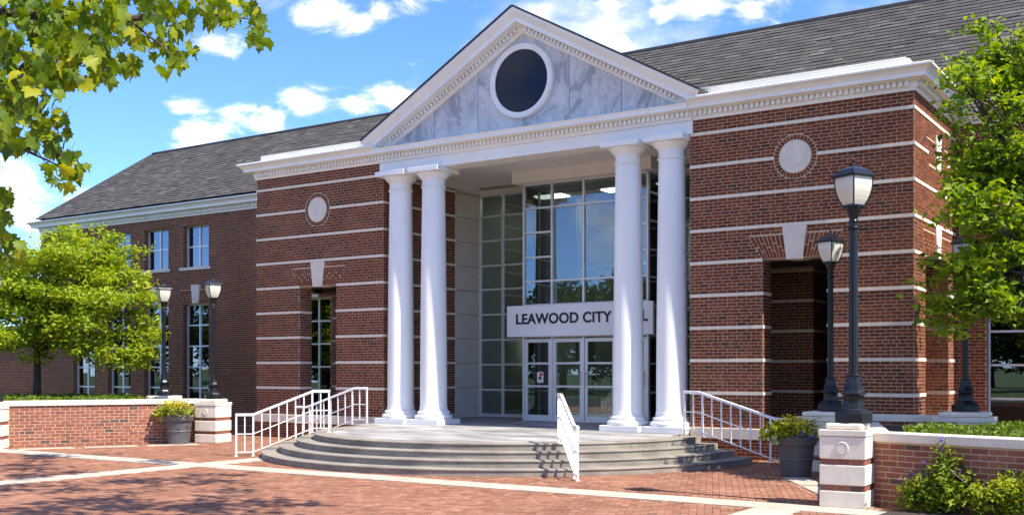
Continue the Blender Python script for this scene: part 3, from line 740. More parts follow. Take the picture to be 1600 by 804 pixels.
# raking cornice: profile as (offset above the tympanum edge, out)
RPROF = [(-.02, .10), (.0, .0 + .02), (.0, -.0), (.05, -.02), (.05, -.045), (.06, -.05), (.18, -.05), (.185, -.12), (.20, -.125), (.20, -.30), (.30, -.305), (.33, -.33), (.37, -.37), (.42, -.41), (.455, -.43), (.50, -.43), (.515, -.40), (.515, .10)]
RPROF = [(o_ * .855, y_) for o_, y_ in RPROF]
sl = math.atan2(AP - TB, TX)
def rake(sx):
    b = MB(); dirv = Vector((-sx * math.cos(sl), 0, math.sin(sl))); perp = Vector((sx * math.sin(sl), 0, math.cos(sl)))
    foot = Vector((sx * TX, 0, TB)); k = len(RPROF)
    for end in (0, 1):
        for (o_, y) in RPROF:
            p = foot + perp * o_
            if end: t = (0 - p.x) / dirv.x
            else: t = (sx * (4.14 + max(0, -y)) - p.x) / dirv.x; 
            q = p + dirv * t
            b.v.append((q.x, y, q.z))
    for j in range(k):
        j2 = (j + 1) % k
        f = (j, j2, k + j2, k + j); b.f.append(f if sx > 0 else f[::-1]); b.t.append(.5)
    b.f.append(tuple(range(k)) if sx < 0 else tuple(range(k))[::-1]); b.t.append(.5)
    rk = b.build('raking_cornice', 'white', hall)
    d = MB(); L = TX / math.cos(sl) - .15; n = int(L / .112)
    for i in range(n):
        c0 = foot + dirv * (.12 + i * .112)
        q = [c0 + perp * .064, c0 + perp * .147, c0 + dirv * .064 + perp * .147, c0 + dirv * .064 + perp * .064]
        if sx < 0: q = q[::-1]
        d.prism([(p.x, -.118, p.z) for p in q], (0, .06, 0))
    o = d.build('dentil_course', 'white', rk); o['kind'] = 'stuff'
    # thin slate edge on the rake and gable roof plane behind it
    g = MB(); top = foot + perp * .442
    p0 = top + dirv * ((sx * 4.58 - top.x) / dirv.x); p1 = top + dirv * ((0 - top.x) / dirv.x)
    th = perp * .03
    v = [Vector((p0.x, -.46, p0.z)), Vector((p1.x, -.46, p1.z)), Vector((p1.x, 6.0, p1.z)), Vector((p0.x, 6.0, p0.z))]
    n0 = len(g.v); g.v += [tuple(q) for q in v] + [tuple(q + th) for q in v]
    for f in ((0, 1, 2, 3), (7, 6, 5, 4), (0, 4, 5, 1), (1, 5, 6, 2), (2, 6, 7, 3), (3, 7, 4, 0)): g.f.append(f); g.t.append(.3)
    g.build('gable_roof', 'slate', hall)
rake(1); rake(-1)
# oculus
OC = (-.04, 8.50)
ob = MB(); seg = 64
prof = [(.725, .03), (.725, -.02), (.745, -.03), (.78, -.03), (.79, -.045), (.84, -.045), (.865, -.01), (.865, .065)]
for i, (r, y) in enumerate(prof):
    for k in range(seg): t = 2 * math.pi * k / seg; ob.v.append((OC[0] + r * math.cos(t), y, OC[1] + r * math.sin(t)))
for i in range(len(prof) - 1):
    for k in range(seg): k2 = (k + 1) % seg; ob.f.append((i * seg + k, i * seg + k2, (i + 1) * seg + k2, (i + 1) * seg + k)); ob.t.append(.5)
oc = ob.build('round_window', 'white', hall, smooth=True, angle=30)
disc('pane', 'oculus', oc, OC[0], .015, OC[1], .735, .02, 64)

# columns
def column_meshes():
    sh = [(.345, .0), (.345, .03), (.335, .06)]
    for i in range(13):
        t = i / 12; sh.append((.333 - .052 * t ** 1.6, .08 + t * 5.33))
    return dict(
        plinth=MB().box(-.47, .47, -.47, .47, 0, .13).mesh('plinth'),
        base=MB().lathe([(.44, .131), (.463, .15), (.47, .18), (.463, .21), (.44, .235), (.405, .24), (.395, .26), (.40, .28), (.41, .295), (.40, .315), (.375, .325), (.352, .34), (.345, .372)], 40).mesh('column_base', True, 50),
        shaft=MB().lathe([(r, z + .374) for r, z in sh], 44).mesh('shaft', True, 50),
        neck=MB().lathe([(.281, 5.785), (.306, 5.79), (.314, 5.805), (.306, 5.82), (.283, 5.826), (.283, 5.97), (.30, 5.985), (.30, 6.0), (.32, 6.02), (.365, 6.06), (.40, 6.10), (.412, 6.125), (.412, 6.14)], 40).mesh('capital', True, 40),
        abacus=MB().box(-.46, .46, -.46, .46, 6.142, 6.262).mesh('abacus'))
cmd = column_meshes()
for cx in (-3.72, -2.68, 2.68, 3.72):
    c0 = empty('column', (cx, .12, .49), parent=hall)
    for nm, key in (('plinth', 'plinth'), ('column_base', 'base'), ('shaft', 'shaft'), ('capital', 'neck'), ('abacus', 'abacus')):
        o = obj(nm, cmd[key], 'white', c0)
        if nm in ('plinth', 'abacus'):
            b = o.modifiers.new('bevel', 'BEVEL'); b.width = .008; b.segments = 2

# landing and steps
stairs = empty('entrance_steps', (SC[0], SC[1], 0)); tag(stairs, 'curved concrete entrance steps rising to the portico landing', 'steps')
RAD = [5.40, 5.04, 4.68, 4.32]; RISE = .1225
def arc_slab(r, rin, z0, z1, a0, a1, seg, xe=0):
    b = MB(); n = seg + 1
    ang = [a0 + (a1 - a0) * i / seg for i in range(n)]
    nos = .02
    rings = [(rin, z0), (r - nos, z0), (r - nos, z1 - .035), (r - .004, z1 - .028), (r, z1 - .018), (r - .004, z1 - .004), (r - .012, z1), (rin, z1)]
    for (rr, z) in rings:
        for a in ang: b.v.append((rr * math.cos(a), rr * math.sin(a), z))
    k = len(rings)
    for i in range(k - 1):
        for j in range(seg): b.f.append((i * n + j, i * n + j + 1, (i + 1) * n + j + 1, (i + 1) * n + j)); b.t.append(.5)
    b.f.append(tuple(i * n for i in range(k))[::-1]); b.f.append(tuple(i * n + seg for i in range(k))); b.t += [.5, .5]
    return b
for i, r in enumerate(RAD):
    nseg = 8 - i // 2; st = empty('step', parent=stairs)
    z0, z1 = i * RISE, (i + 1) * RISE
    edges = [math.pi * (1 + k / nseg) for k in range(nseg + 1)]
    for a, b_ in zip(edges[:-1], edges[1:]):
        g = .0035 / r
        arc_slab(r, (RAD[i + 1] - .25) if i < 3 else 3.9, z0 + .001, z1, a + g, b_ - g, 10).build('step_block', 'step', st, smooth=True, angle=25)
    # straight return at each end back to the wall line
    for sx in (-1, 1):
        lo, hi = sorted((sx * (RAD[i + 1] - .25 if i < 3 else 3.9), sx * (r - .01)))
        box('step_block', 'step', st, lo, hi, .004, .30, z0 + .001, z1)
MB().box(-4.19, 4.19, -.1, 4.3, 0, .47).build('landing_core', 'step', hall)
lf = MB(); seg = 60; rr = 3.897
pts = [(SC[0] + rr * math.cos(math.pi + math.pi * k / seg), SC[1] + rr * math.sin(math.pi + math.pi * k / seg), .462) for k in range(seg + 1)]
lf.prism(pts, (0, 0, .026)).build('landing', 'landing', stairs).location = (-SC[0], -SC[1], 0)
o = box('landing', 'landing', stairs, -4.19, 4.19, SC[1] + .003, 4.25, .471, .489); o.location = (-SC[0], -SC[1], 0)
o = box('landing_core', 'step', stairs, SC[0] - 2.7, SC[0] + 2.7, SC[1] - 2.7, SC[1], 0, .45); o.location = (-SC[0], -SC[1], 0)
o = box('landing_core', 'step', stairs, -4.19, 4.19, SC[1] + .003, -.103, 0, .468); o.location = (-SC[0], -SC[1], 0)

# glazed entrance: curtain wall, bay, doors
def glazed(parent, xs, zs, y, skip=lambda i, k: False, spans=None, gm='glass', d=.05, t=.026, name='glazing'):
    f = MB()
    for x_ in xs: f.box(x_ - t, x_ + t, y - d, y + d, zs[0], zs[-1])
    e = f.build('mullions', 'alu', parent)
    cells = spans or [(i, i + 1, k, k + 1) for i in range(len(xs) - 1) for k in range(len(zs) - 1)]
    for (i0, i1, k0, k1) in cells:
        if gm: 
            o = box('pane', gm, parent, xs[i0] + t * .6, xs[i1] - t * .6, -.004, .004, zs[k0] + .005, zs[k1] - .005); o.location = (0, y, 0)
        if k1 <= len(zs) - 1: box('transom', 'alu', parent, xs[i0] + t + .001, xs[i1] - t - .001, y - d * .9, y + d * .9, zs[k1] - t * .9, zs[k1] + t * .9)
        if k0 == 0: box('transom', 'alu', parent, xs[i0] + t + .001, xs[i1] - t - .001, y - d * .9, y + d * .9, zs[0] - .0, zs[0] + .09)
LZ = [.50, 1.26, 1.97, 2.67, 3.38, 4.09, 4.76, 5.46, 6.15, 6.74]
for sx in (-1, 1):
    e = empty('glazed_screen', (0, 0, 0), parent=hall)
    xs = sorted([sx * v for v in (4.15, 3.38, 2.62, 1.86)]); glazed(e, xs, LZ, 4.22)
    lo, hi = sorted((sx * 4.19, sx * 1.8)); box('head_panel', 'soffit', hall, lo, hi, 4.15, 4.25, 6.77, 6.948)
BX = [-1.72, -.86, .07, 1.0, 1.86]
bay = empty('entrance_bay', (0, 0, 0), parent=hall)
UZ = [2.66, 3.50, 4.11, 4.73, 5.37, 6.0, 6.62]
sp = [(0, 1, k, k + 1) for k in range(6)] + [(3, 4, k, k + 1) for k in range(6)] + [(i, i + 1, a, b) for i in (1, 2) for a, b in ((0, 1), (1, 2), (2, 5), (5, 6))]
glazed(bay, BX, UZ, 2.75, spans=sp)
box('bulkhead', 'soffit', hall, -1.95, 2.05, 2.5, 4.14, 6.65, 6.948)
# sides of the bay
for xx in (-1.72, 1.86):
    f = MB()
    for yy in (3.47, 4.16): f.box(xx - .026, xx + .026, yy - .026, yy + .026, .49, 6.62)
    for z in LZ[1:-1]: f.box(xx - .022, xx + .022, 2.80, 4.15, z - .022, z + .022)
    f.build('mullions', 'alu', bay)
    for a, b in ((2.8, 3.45), (3.49, 4.14)): box('pane', 'glass', bay, xx - .003, xx + .003, a, b, .5, 6.6)
for i in range(4):
    a, b = BX[i] + .03, BX[i + 1] - .03
    dr = empty('entrance_door', ((a + b) / 2, 2.75, .49), parent=hall); w = (b - a) / 2 - .006; h = 2.13
    f = MB()
    f.box(-w, -w + .075, -.025, .025, .012, h).box(w - .075, w, -.025, .025, .012, h).box(-w + .075, w - .075, -.025, .025, .012, .17).box(-w + .075, w - .075, -.025, .025, h - .09, h)
    for z in (.91, 1.50): f.box(-w + .075, w - .075, -.025, .025, z - .025, z + .025)
    f.build('door_frame', 'alu', dr)
    for z0, z1 in ((.171, .884), (.936, 1.474), (1.526, h - .091)): box('pane', 'glass', dr, -w + .07, w - .07, -.004, .004, z0, z1)
    if i > 0:
        MB().tube([(-w + .08, .05, 1.06), (w - .08, .05, 1.06)], .018).build('push_bar', 'steel', dr)
        sd = 1 if i % 2 else -1
        MB().tube([(sd * (w - .04), -.025, .95), (sd * (w - .04), -.085, .96), (sd * (w - .04), -.085, 1.26), (sd * (w - .04), -.025, 1.27)], .012).build('handle', 'steel', dr)
    if i == 0:
        ps_ = box('notice', 'poster', dr, -.02, .17, -.0295, -.0265, 1.0, 1.28)
        box('notice_print', 'poster_red', dr, .05, .15, -.031, -.0297, 1.17, 1.25); box('notice_print', 'poster_dark', dr, .02, .11, -.031, -.0297, 1.08, 1.16)
    # frame between doors
    box('door_post', 'alu', hall, BX[i] - .028, BX[i] + .028, 2.70, 2.80, .49, 2.66)
box('door_post', 'alu', hall, BX[4] - .028, BX[4] + .028, 2.70, 2.80, .49, 2.66)
# lobby inside: curved inner frames, warm wall light, added ceiling glow
arc = MB()
for z in (1.7, 2.9, 3.6, 4.6, 5.6):
    arc.tube([(.6 + 2.9 * math.cos(t), 7.2 + 2.9 * math.sin(t) * .9, z) for t in np.linspace(math.pi * 1.02, math.pi * 1.98, 24)], .035, 6)
for t in np.linspace(math.pi * 1.02, math.pi * 1.98, 7):
    p = (.6 + 2.9 * math.cos(t), 7.2 + 2.9 * math.sin(t) * .9); arc.tube([(*p, .47), (*p, 6.6)], .035, 6)
arc.build('inner_curved_screen', 'alu', hall)
box('lobby_pillar', 'room', hall, -2.4, -2.0, 6.6, 7.0, .475, 6.85); box('lobby_pillar', 'room', hall, .9, 1.3, 7.6, 8.0, .475, 6.85)
box('reception_desk', 'room', hall, -1.6, .4, 7.3, 7.8, .475, 1.5)
lm_ = bpy.data.materials.new('lobby_light'); lm_.use_nodes = True; lm_.node_tree.nodes['Principled BSDF'].inputs['Emission Color'].default_value = (1, .92, .8, 1); lm_.node_tree.nodes['Principled BSDF'].inputs['Emission Strength'].default_value = 2.0; M['lobby_light'] = lm_
for lx_, ly_ in ((-2.9, 6.0), (-.6, 6.0), (2.6, 6.0)): box('added_ceiling_glow', 'lobby_light', hall, lx_ - .5, lx_ + .5, ly_ - .25, ly_ + .25, 6.86, 6.895)  # glowing panels added only to brighten the lobby
box('wall_light', 'lobby_light', hall, -3.95, -3.8, 6.9, 7.1, 2.35, 2.75)
# downlight
dl = MB().lathe([(.12, 6.944), (.12, 6.949)], 24, (-3.0, 2.0)).build('downlight', 'lens', hall)

# sign over the doors
sgn = empty('entrance_sign', (-.02, 2.6, 2.68)); tag(sgn, 'long pale grey sign panel with dark capitals above the glass doors', 'sign')
box('sign_panel', 'sign', sgn, -2.11, 2.11, -.06, .06, 0, .80, bevel=.004)
cu = bpy.data.curves.new('lettering', 'FONT'); cu.body = 'LEAWOOD CITY HALL'; cu.size = .40; cu.align_x = 'LEFT'; cu.offset = .011; cu.extrude = .006; cu.space_character = 1.03
to = bpy.data.objects.new('tmp_text', cu); C.objects.link(to)
dg = bpy.context.evaluated_depsgraph_get(); tm = bpy.data.meshes.new_from_object(to.evaluated_get(dg)); bpy.data.objects.remove(to)
xsz = [v.co.x for v in tm.vertices]; k_ = 3.80 / (max(xsz) - min(xsz))
lt = obj('lettering', tm, 'letters', sgn); lt.rotation_euler = (R(90), 0, 0); lt.location = (-1.82 - min(xsz) * k_, -.067, .33); lt.scale = (k_, k_ * 1.0, 1)

# ------------------------------------------------------------------ roofs of slates
EY, EZ = 3.20, 7.50; RY = 6.1
def roof(x0, x1, zr, hip_left, seed, singles=0, hx=None):
    parent = MB()
    if hip_left:
        a = [(x0, EY, EZ), (x1, EY, EZ), (x1, RY, zr), (hx, RY, zr)]
    else: a = [(x0, EY, EZ), (x1, EY, EZ), (x1, RY, zr), (x0, RY, zr)]
    parent.poly(a)
    back = [(a[1][0], 2 * RY - EY, EZ), (a[0][0], 2 * RY - EY, EZ), a[3], a[2]]; parent.poly(back)
    if hip_left: parent.poly([(x0, 2 * RY - EY, EZ), (x0, EY, EZ), (hx, RY, zr)])
    ro = parent.build('roof', 'slate', hall)
    L = math.hypot(RY - EY, zr - EZ); dy, dz = (RY - EY) / L, (zr - EZ) / L; nd = np.array((0, -dz, dy)); upv = np.array((0, dy, dz))
    ex = .138; rows = int(L / ex); r = np.random.default_rng(seed); V = []; T = []; sing = []
    for i in range(rows + 1):
        s = i * ex; t = s / L
        xl = x0 + (hx - x0) * t if hip_left else x0
        x = xl - r.random() * .2
        while x < x1:
            w = r.uniform(.22, .42); xa, xb = max(x + .004, xl), min(x + w - .004, x1); x += w
            if xb - xa < .04: continue
            j = r.normal(0, .005); ln = ex * 1.25; s0, s1 = s - .02 + j, min(s - .02 + ln, L)
            lift = .023 + abs(r.normal(0, .005)); 
            if r.random() < .006: continue
            o0 = np.array((0, EY, EZ))
            def P(xx, ss, hh): return o0 + upv * ss + nd * hh + np.array((xx, 0, 0))
            tw = r.normal(0, .002)
            q = [P(xa, s0, 0.0), P(xb, s0, 0.0), P(xb, s1, .0), P(xa, s1, .0), P(xa, s0 + tw, lift), P(xb, s0 - tw, lift), P(xb, s1, .006), P(xa, s1, .006)]
            V.append(q); T.append(r.random())
    V = np.array(V); T = np.array(T)
    if singles:
        c = V.mean(1); dd = np.linalg.norm(c - np.array((CAMX, CAMY, CAMZ)), axis=1)
        # the nearest slates that stand clear of the parapet and the pediment
        vis = (c[:, 2] > 8.25) & (c[:, 0] > 3.0) & (c[:, 0] < 9.5)
        order = np.argsort(np.where(vis, dd, 1e9))[:singles]; msk = np.ones(len(V), bool); msk[order] = False
        fqs = [tuple(int(i) for i in f) for f in FQ]
        for k in order:
            b = MB(); cc = c[k]; b.v = [tuple(p - cc) for p in V[k]]; b.f = fqs; b.t = [.5] * 5
            o = obj('slate', b.mesh('slate'), 'slate_1', ro); o.location = cc
        V, T = V[msk], T[msk]
    n = len(V); o = obj('slates', mesh_np('slates', V.reshape(-1, 3), (FQ[None] + (np.arange(n) * 8)[:, None, None]).reshape(-1, 4), np.repeat(T, 5)), 'slate', ro); o['kind'] = 'stuff'
    rc = MB()
    xa = hx if hip_left else x0
    rc.tube([(xa, RY, zr + .01), (x1, RY, zr + .01)], .07, 6).build('ridge_cap', 'slate', ro)
    if hip_left: MB().tube([(x0, EY, EZ + .01), (hx, RY, zr + .01)], .035, 6).build('hip_cap', 'slate', ro)
roof(-WX1 + .3, 0, 10.10, True, 31, hx=-20.9)
roof(-2.2, 16.3, 10.66, False, 32, singles=300)

# low annex on the far left
ann = empty('brick_annex', (-30, 7, 0)); tag(ann, 'low dark brick annex at the far left behind the golden tree', 'building')
am = box('wall', 'mortar', ann, -9, 5.6, 0, 4, 0, 3.6)
bm = BrickMass(); bm.add(place_bricks(brick_rects(-9, 5.6, 0, 3.6, (), (), zb=0, seed=40), (0, 0, 0), (1, 0, 0), (0, -1, 0), seed=41)); bm.build('brick_courses', 'brick', am)
box('coping', 'limestone', ann, -9.1, 5.65, -.08, 4.1, 3.603, 3.75)

# ------------------------------------------------------------------ garden walls, piers
GH = .0765; GL = .222
def garden_wall(p0, p1, label, h=.85, th=.32, singles=300, seed=50, copl=1.2, trim=(0, 0), reverse=False, group='garden walls'):
    p0, p1 = Vector(p0), Vector(p1); d = p1 - p0; L = d.length; ang = math.atan2(d.y, d.x)
    g = empty('garden_wall', (p0.x, p0.y, 0), ang); tag(g, label, 'wall', group)
    box('wall_core', 'mortar', g, 0, L, .0, th, 0, h)
    rects = brick_rects(trim[0], L - trim[1], 0, h, (), (), hc=GH, zb=0, lb=GL, seed=seed)
    me = {}
    for r in rects[:singles]:
        k = round(r[1] - r[0], 3)
        if k not in me: me[k] = single_brick_mesh(k, GH - JT)
        o = obj('brick', me[k], 'garden_brick_1', g); o.location = ((r[0] + r[1]) / 2, random.uniform(-.002, .002), (r[2] + r[3]) / 2)
    if len(rects) > singles:
        bm = BrickMass(); bm.add(place_bricks(rects[singles:], (0, 0, 0), (1, 0, 0), (0, -1, 0), seed=seed)); bm.build('brick_courses', 'garden_brick', g)
    n = max(1, int(round(L / copl)))
    for i in range(n): box('coping_stone', 'limestone', g, L * i / n + .003, L * (i + 1) / n - .003, -.045, th + .045, h + .003, h + .12, bevel=.008)
    return g
def pier(loc, rz, label, w=.62, h=1.06, lamp_side=True):
    p = empty('stone_pier', loc, rz); tag(p, label, 'pier', 'stone piers of the garden walls')
    hb = h - .17; cz = [0, .235 * hb, .315 * hb, .60 * hb, .68 * hb, 1.0 * hb]; a = w / 2
    for z0, z1 in ((cz[0], cz[1] + .0), (cz[2], cz[3]), (cz[4], cz[5])):
        box('stone_block', 'limestone', p, -a, a, -a, a, z0 + .003, z1 - .002, bevel=.012)
    for z0, z1 in ((cz[1], cz[2]), (cz[3], cz[4])):
        box('mortar_core', 'mortar', p, -a + .03, a - .03, -a + .03, a - .03, z0 - .004, z1 + .004)
        n = 3; bl = (w - .04) / n
        me = single_brick_mesh(bl - .012, z1 - z0 - .012)
        for side in range(4):
            t = side * math.pi / 2
            for i in range(n):
                o = obj('brick', me, 'garden_brick_1', p); lx = -a + .02 + bl * (i + .5); ly = -a + .022
                o.location = (lx * math.cos(t) - ly * math.sin(t), lx * math.sin(t) + ly * math.cos(t), (z0 + z1) / 2); o.rotation_euler = (0, 0, t)
    box('cap', 'limestone', p, -a - .012, a + .012, -a - .012, a + .012, hb + .003, hb + .085, bevel=.008)
    box('cap_step', 'limestone', p, -a + .06, a - .06, -a + .06, a - .06, hb + .088, h, bevel=.03)
    md = MB(); zc = (cz[4] + cz[5]) / 2; seg = 28; r = .075
    for k in range(seg):
        t0, t1 = 2 * math.pi * k / seg, 2 * math.pi * (k + 1) / seg
        for r0, r1, y0, y1 in ((r, r * 1.12, -.012, 0), (r * 1.12, r * 1.2, -.0, .004)):
            md.poly([(r0 * math.cos(t0), -a - .001 + y0, zc + r0 * math.sin(t0)), (r1 * math.cos(t0), -a + y1 - .004, zc + r1 * math.sin(t0)), (r1 * math.cos(t1), -a + y1 - .004, zc + r1 * math.sin(t1)), (r0 * math.cos(t1), -a - .001 + y0, zc + r0 * math.sin(t1))][::-1])
    md.poly([(r * math.cos(2 * math.pi * k / seg), -a - .009, zc + r * math.sin(2 * math.pi * k / seg)) for k in range(seg)])
    md.build('roundel', 'limestone', p)
    return p
PR1 = Vector((9.36, -6.42)); PR2 = Vector((7.62, -1.52)); PR3 = Vector((9.85, -1.2))
PL0 = Vector((-10.3, -6.7)); PL2 = Vector((-7.72, -2.42)); PL1 = Vector((-10.2, -1.95))
pier((PR1.x, PR1.y, 0), R(3), 'large cream stone pier under the tallest lamp at right', w=.60, h=1.11)
pier((PR2.x, PR2.y, 0), R(0), 'cream stone pier behind the right planter', w=.92, h=1.07)
pier((PR3.x, PR3.y, 0), R(0), 'low cream stone pier under the lamp among right tree leaves', w=.86, h=1.10)
pier((PL2.x, PL2.y, 0), R(12), 'cream stone pier beside the left planter pot', w=.64, h=1.09)
pier((PL1.x, PL1.y, 0), R(8), 'cream stone pier behind the left garden wall', w=.80, h=1.13)
pier((PL0.x, PL0.y, 0), R(40), 'cream stone pier cut by the left picture edge', w=.62, h=1.08)
dl_ = (PL2 - PL0).normalized()
garden_wall((-10.2, -6.50), (-8.0, -2.42), 'long sunlit orange brick garden wall left of the steps', h=.97, singles=300, seed=51)
garden_wall((PR1.x + .30, PR1.y + .20), (12.6, -7.05), 'shaded purple-red brick garden wall at lower right', h=.86, seed=52)
dr_ = (PR1 - PR2).normalized()
garden_wall((PR2.x + .50, PR2.y - .1), (PR1.x + .18, PR1.y + .36), 'short brick garden wall running back behind the right planter', h=.78, seed=53)
garden_wall(PR2 + Vector((.45, .2)), PR3 + Vector((-.45, 0)), 'low brick wall behind the right planting bed', h=.9, seed=54)
garden_wall(PL1 + Vector((.42, .0)), PL2 + Vector((-.34, .1)), 'low brick wall behind the left planting bed', h=.9, seed=55)
# raised beds (soil)
def bed(name, pts, z, label):
    o = MB().prism([(p[0], p[1], .0) for p in pts], (0, 0, z)).build(name, 'soil'); o['kind'] = 'structure'; return o
bed('planting_bed', [(PR1.x + .3, PR1.y + .5), (12.6, -6.7), (15, -6), (15, 2.5), (PR3.x, PR3.y + .2), (PR2.x + .4, PR2.y + .1)], .84, '')
bed('planting_bed', [(PL0.x + .1, PL0.y + .5), (PL2.x - .5, PL2.y - .2), (PL1.x, PL1.y), (-16, 1.5), (-22, -1), (-18, -8)], .90, '')
bed('planting_bed', [(10.05, -6.75), (9.95, -8.2), (13, -9.6), (13.5, -7.1)], .03, '')

# ------------------------------------------------------------------ lamp posts
def lamp_meshes():
    d = {}
    b = MB(); b.lathe([(.30, 0), (.30, .11), (.285, .125), (.25, .13), (.24, .15), (.215, .17), (.175, .19), (.165, .22), (.16, .28), (.175, .32), (.205, .335), (.205, .35), (.19, .36), (.165, .38), (.135, .44), (.12, .50), (.115, .54)], 8, rot=R(22.5)); b.lathe([(.115, .541), (.122, .55), (.122, .565), (.11, .575)], 24)
    d['base'] = b.mesh('base', True, 28)
    b = MB(); pr = [(.074, .54), (.068, 1.2), (.062, 2.30)]
    seg = 24
    n0 = 0
    for r, z in pr:
        for k in range(seg):
            t = 2 * math.pi * k / seg; rr = r * (1 if k % 2 else .93); b.v.append((rr * math.cos(t), rr * math.sin(t), z))
    for i in range(2):
        for k in range(seg): k2 = (k + 1) % seg; b.f.append((i * seg + k, i * seg + k2, (i + 1) * seg + k2, (i + 1) * seg + k)); b.t.append(.5)
    d['post'] = b.mesh('post')
    d['collar'] = MB().lathe([(.064, 2.28), (.085, 2.285), (.092, 2.30), (.085, 2.315), (.066, 2.32), (.062, 2.36), (.072, 2.37), (.076, 2.38), (.068, 2.395), (.062, 2.40), (.066, 2.42), (.085, 2.46), (.115, 2.52), (.12, 2.535), (.12, 2.55)], 20).mesh('collar', True, 40)
    # lantern: four tapering sides with bowed ribs
    Z0, Z1 = 2.565, 2.90
    def half(t): return .125 + .085 * math.sin(t * math.pi / 2) ** .85 + .012 * math.sin(t * math.pi)
    sub = 6
    pn = MB(); rows = []
    for i in range(sub + 1):
        t = i / sub; h = half(t) - .012; rows.append((h, Z0 + (Z1 - Z0) * t))
    for i in range(sub):
        (h0, z0), (h1, z1) = rows[i], rows[i + 1]; e0, e1 = h0 - .012, h1 - .012
        pn.poly([(-e0, -h0, z0), (e0, -h0, z0), (e1, -h1, z1), (-e1, -h1, z1)])
    d['pane'] = pn.mesh('pane', True, 60)
    fr = MB()
    for sx in (-1, 1):
        for sy in (-1, 1):
            fr.tube([(sx * (h - .004), sy * (h - .004), z) for h, z in rows], .013, 6)
    def sq(pr): 
        k0 = len(fr.v)
        for h, z in pr: fr.v += [(-h, -h, z), (h, -h, z), (h, h, z), (-h, h, z)]
        for i in range(len(pr) - 1):
            for k in range(4): k2 = (k + 1) % 4; fr.f.append((k0 + i * 4 + k, k0 + i * 4 + k2, k0 + (i + 1) * 4 + k2, k0 + (i + 1) * 4 + k)); fr.t.append(.5)
        fr.f.append(tuple(k0 + k for k in range(4))[::-1]); fr.f.append(tuple(k0 + (len(pr) - 1) * 4 + k for k in range(4))); fr.t += [.5, .5]
    sq([(.10, 2.53), (.115, 2.545), (.135, 2.55), (.135, 2.568), (.12, 2.572)])
    d['frame'] = fr.mesh('frame')
    fr = MB(); sq([(.205, 2.895), (.235, 2.895), (.24, 2.91), (.232, 2.925), (.205, 2.945), (.16, 2.985), (.10, 3.015), (.05, 3.03), (.045, 3.05), (.02, 3.055)])
    d['cap'] = fr.mesh('cap')
    d['finial'] = MB().lathe([(.022, 3.05), (.012, 3.065), (.02, 3.08), (.026, 3.095), (.018, 3.115), (.006, 3.13)], 12).mesh('finial', True, 60)
    return d
LM = lamp_meshes()
def lamp(loc, rz, label, sc):
    l = empty('street_lamp', loc, rz + R(52)); l.scale = (sc * .76, sc * .76, sc); tag(l, label, 'street lamp', 'black lamp posts on the stone piers')
    for nm in ('base', 'post', 'collar'): obj(nm, LM[nm], 'black', l)
    lt_ = obj('lantern', LM['frame'], 'black', l)
    for k in range(4):
        o = obj('pane', LM['pane'], 'frost', lt_); o.rotation_euler = (0, 0, k * math.pi / 2)
    obj('cap', LM['cap'], 'black', lt_); obj('finial', LM['finial'], 'black', lt_)
    return l
lamp((PR1.x + .07, PR1.y + .03, 1.112), R(10), 'tallest black lamp post on the large right pier', 1.13)
lamp((PR2.x, PR2.y, 1.072), R(15), 'black lamp post just left of the tallest one', 1.05)
lamp((PR3.x, PR3.y, 1.102), R(20), 'black lamp post half hidden by the right tree', .99)
lamp((PL2.x, PL2.y, 1.092), R(18), 'black lamp post on the pier by the left planter', .99)
lamp((PL1.x, PL1.y, 1.132), R(12), 'black lamp post at the edge of the golden tree', .98)
lamp((PL0.x, PL0.y, 1.082), R(12), 'black lamp post cut off by the left picture edge', .98)

# ------------------------------------------------------------------ railings
def railing(foot, head, label, zf=0.0, zh=.49, ext=.36, n=9, hr=.90):
    """foot (plan point where the slope ends below), head (top of the slope)"""
    f, h = Vector(foot), Vector(head); d = (h - f).normalized(); L = (h - f).length
    g = empty('stair_railing', (f.x, f.y, 0), math.atan2(d.y, d.x)); tag(g, label, 'railing', 'white stair railings')
    pr = [(-ext, zf), (0, zf), (L, zh), (L + ext, zh)]
    def zat(x):
        for (a, za), (b, zb_) in zip(pr[:-1], pr[1:]):
            if a - 1e-6 <= x <= b + 1e-6: return za + (zb_ - za) * (x - a) / (b - a)
    def flat(hh, w, t):
        b = MB()
        pts = [(x, z + hh) for x, z in pr]
        k0 = len(b.v)
        for x, z in pts: b.v += [(x, -w, z - t), (x, w, z - t), (x, w, z), (x, -w, z)]
        for i in range(len(pts) - 1):
            for k in range(4): k2 = (k + 1) % 4; b.f.append((i * 4 + k, (i + 1) * 4 + k, (i + 1) * 4 + k2, i * 4 + k2)); b.t.append(.5)
        m = (len(pts) - 1) * 4; b.f += [(0, 1, 2, 3), (m + 3, m + 2, m + 1, m)]; b.t += [.5, .5]
        return b
    flat(hr, .028, .055).build('top_rail', 'rail', g, bevel=.008); flat(.48, .010, .02).build('mid_rail', 'rail', g); flat(.10, .010, .022).build('bottom_rail', 'rail', g)
    xs = np.linspace(-ext + .02, L + ext - .02, n + 4)
    for i, x in enumerate(xs):
        z = zat(float(x)); post = i in (0, 2, n + 1, n + 3); r = .017 if post else .011
        MB().box(x - r, x + r, -r, r, (z if post else z + .1), z + hr - .05).build('post' if post else 'baluster', 'rail', g)
        if post: MB().box(x - .035, x + .035, -.035, .035, z - .0, z + .012).build('foot_plate', 'rail', g)
    return g
railing((4.50, -5.35), (3.62, -4.30), 'white metal handrail seen nearly end-on at the centre of the steps')
railing((-3.55, -4.98), (-2.62, -4.15), 'longer white metal railing at the left end of the curved steps', n=8)
railing((6.35, -.85), (4.62, -.55), 'white metal railing between the right column and right planter', n=8)
railing((-6.0, -.85), (-4.65, -.55), 'shorter white metal railing against the left brick pavilion', n=7)

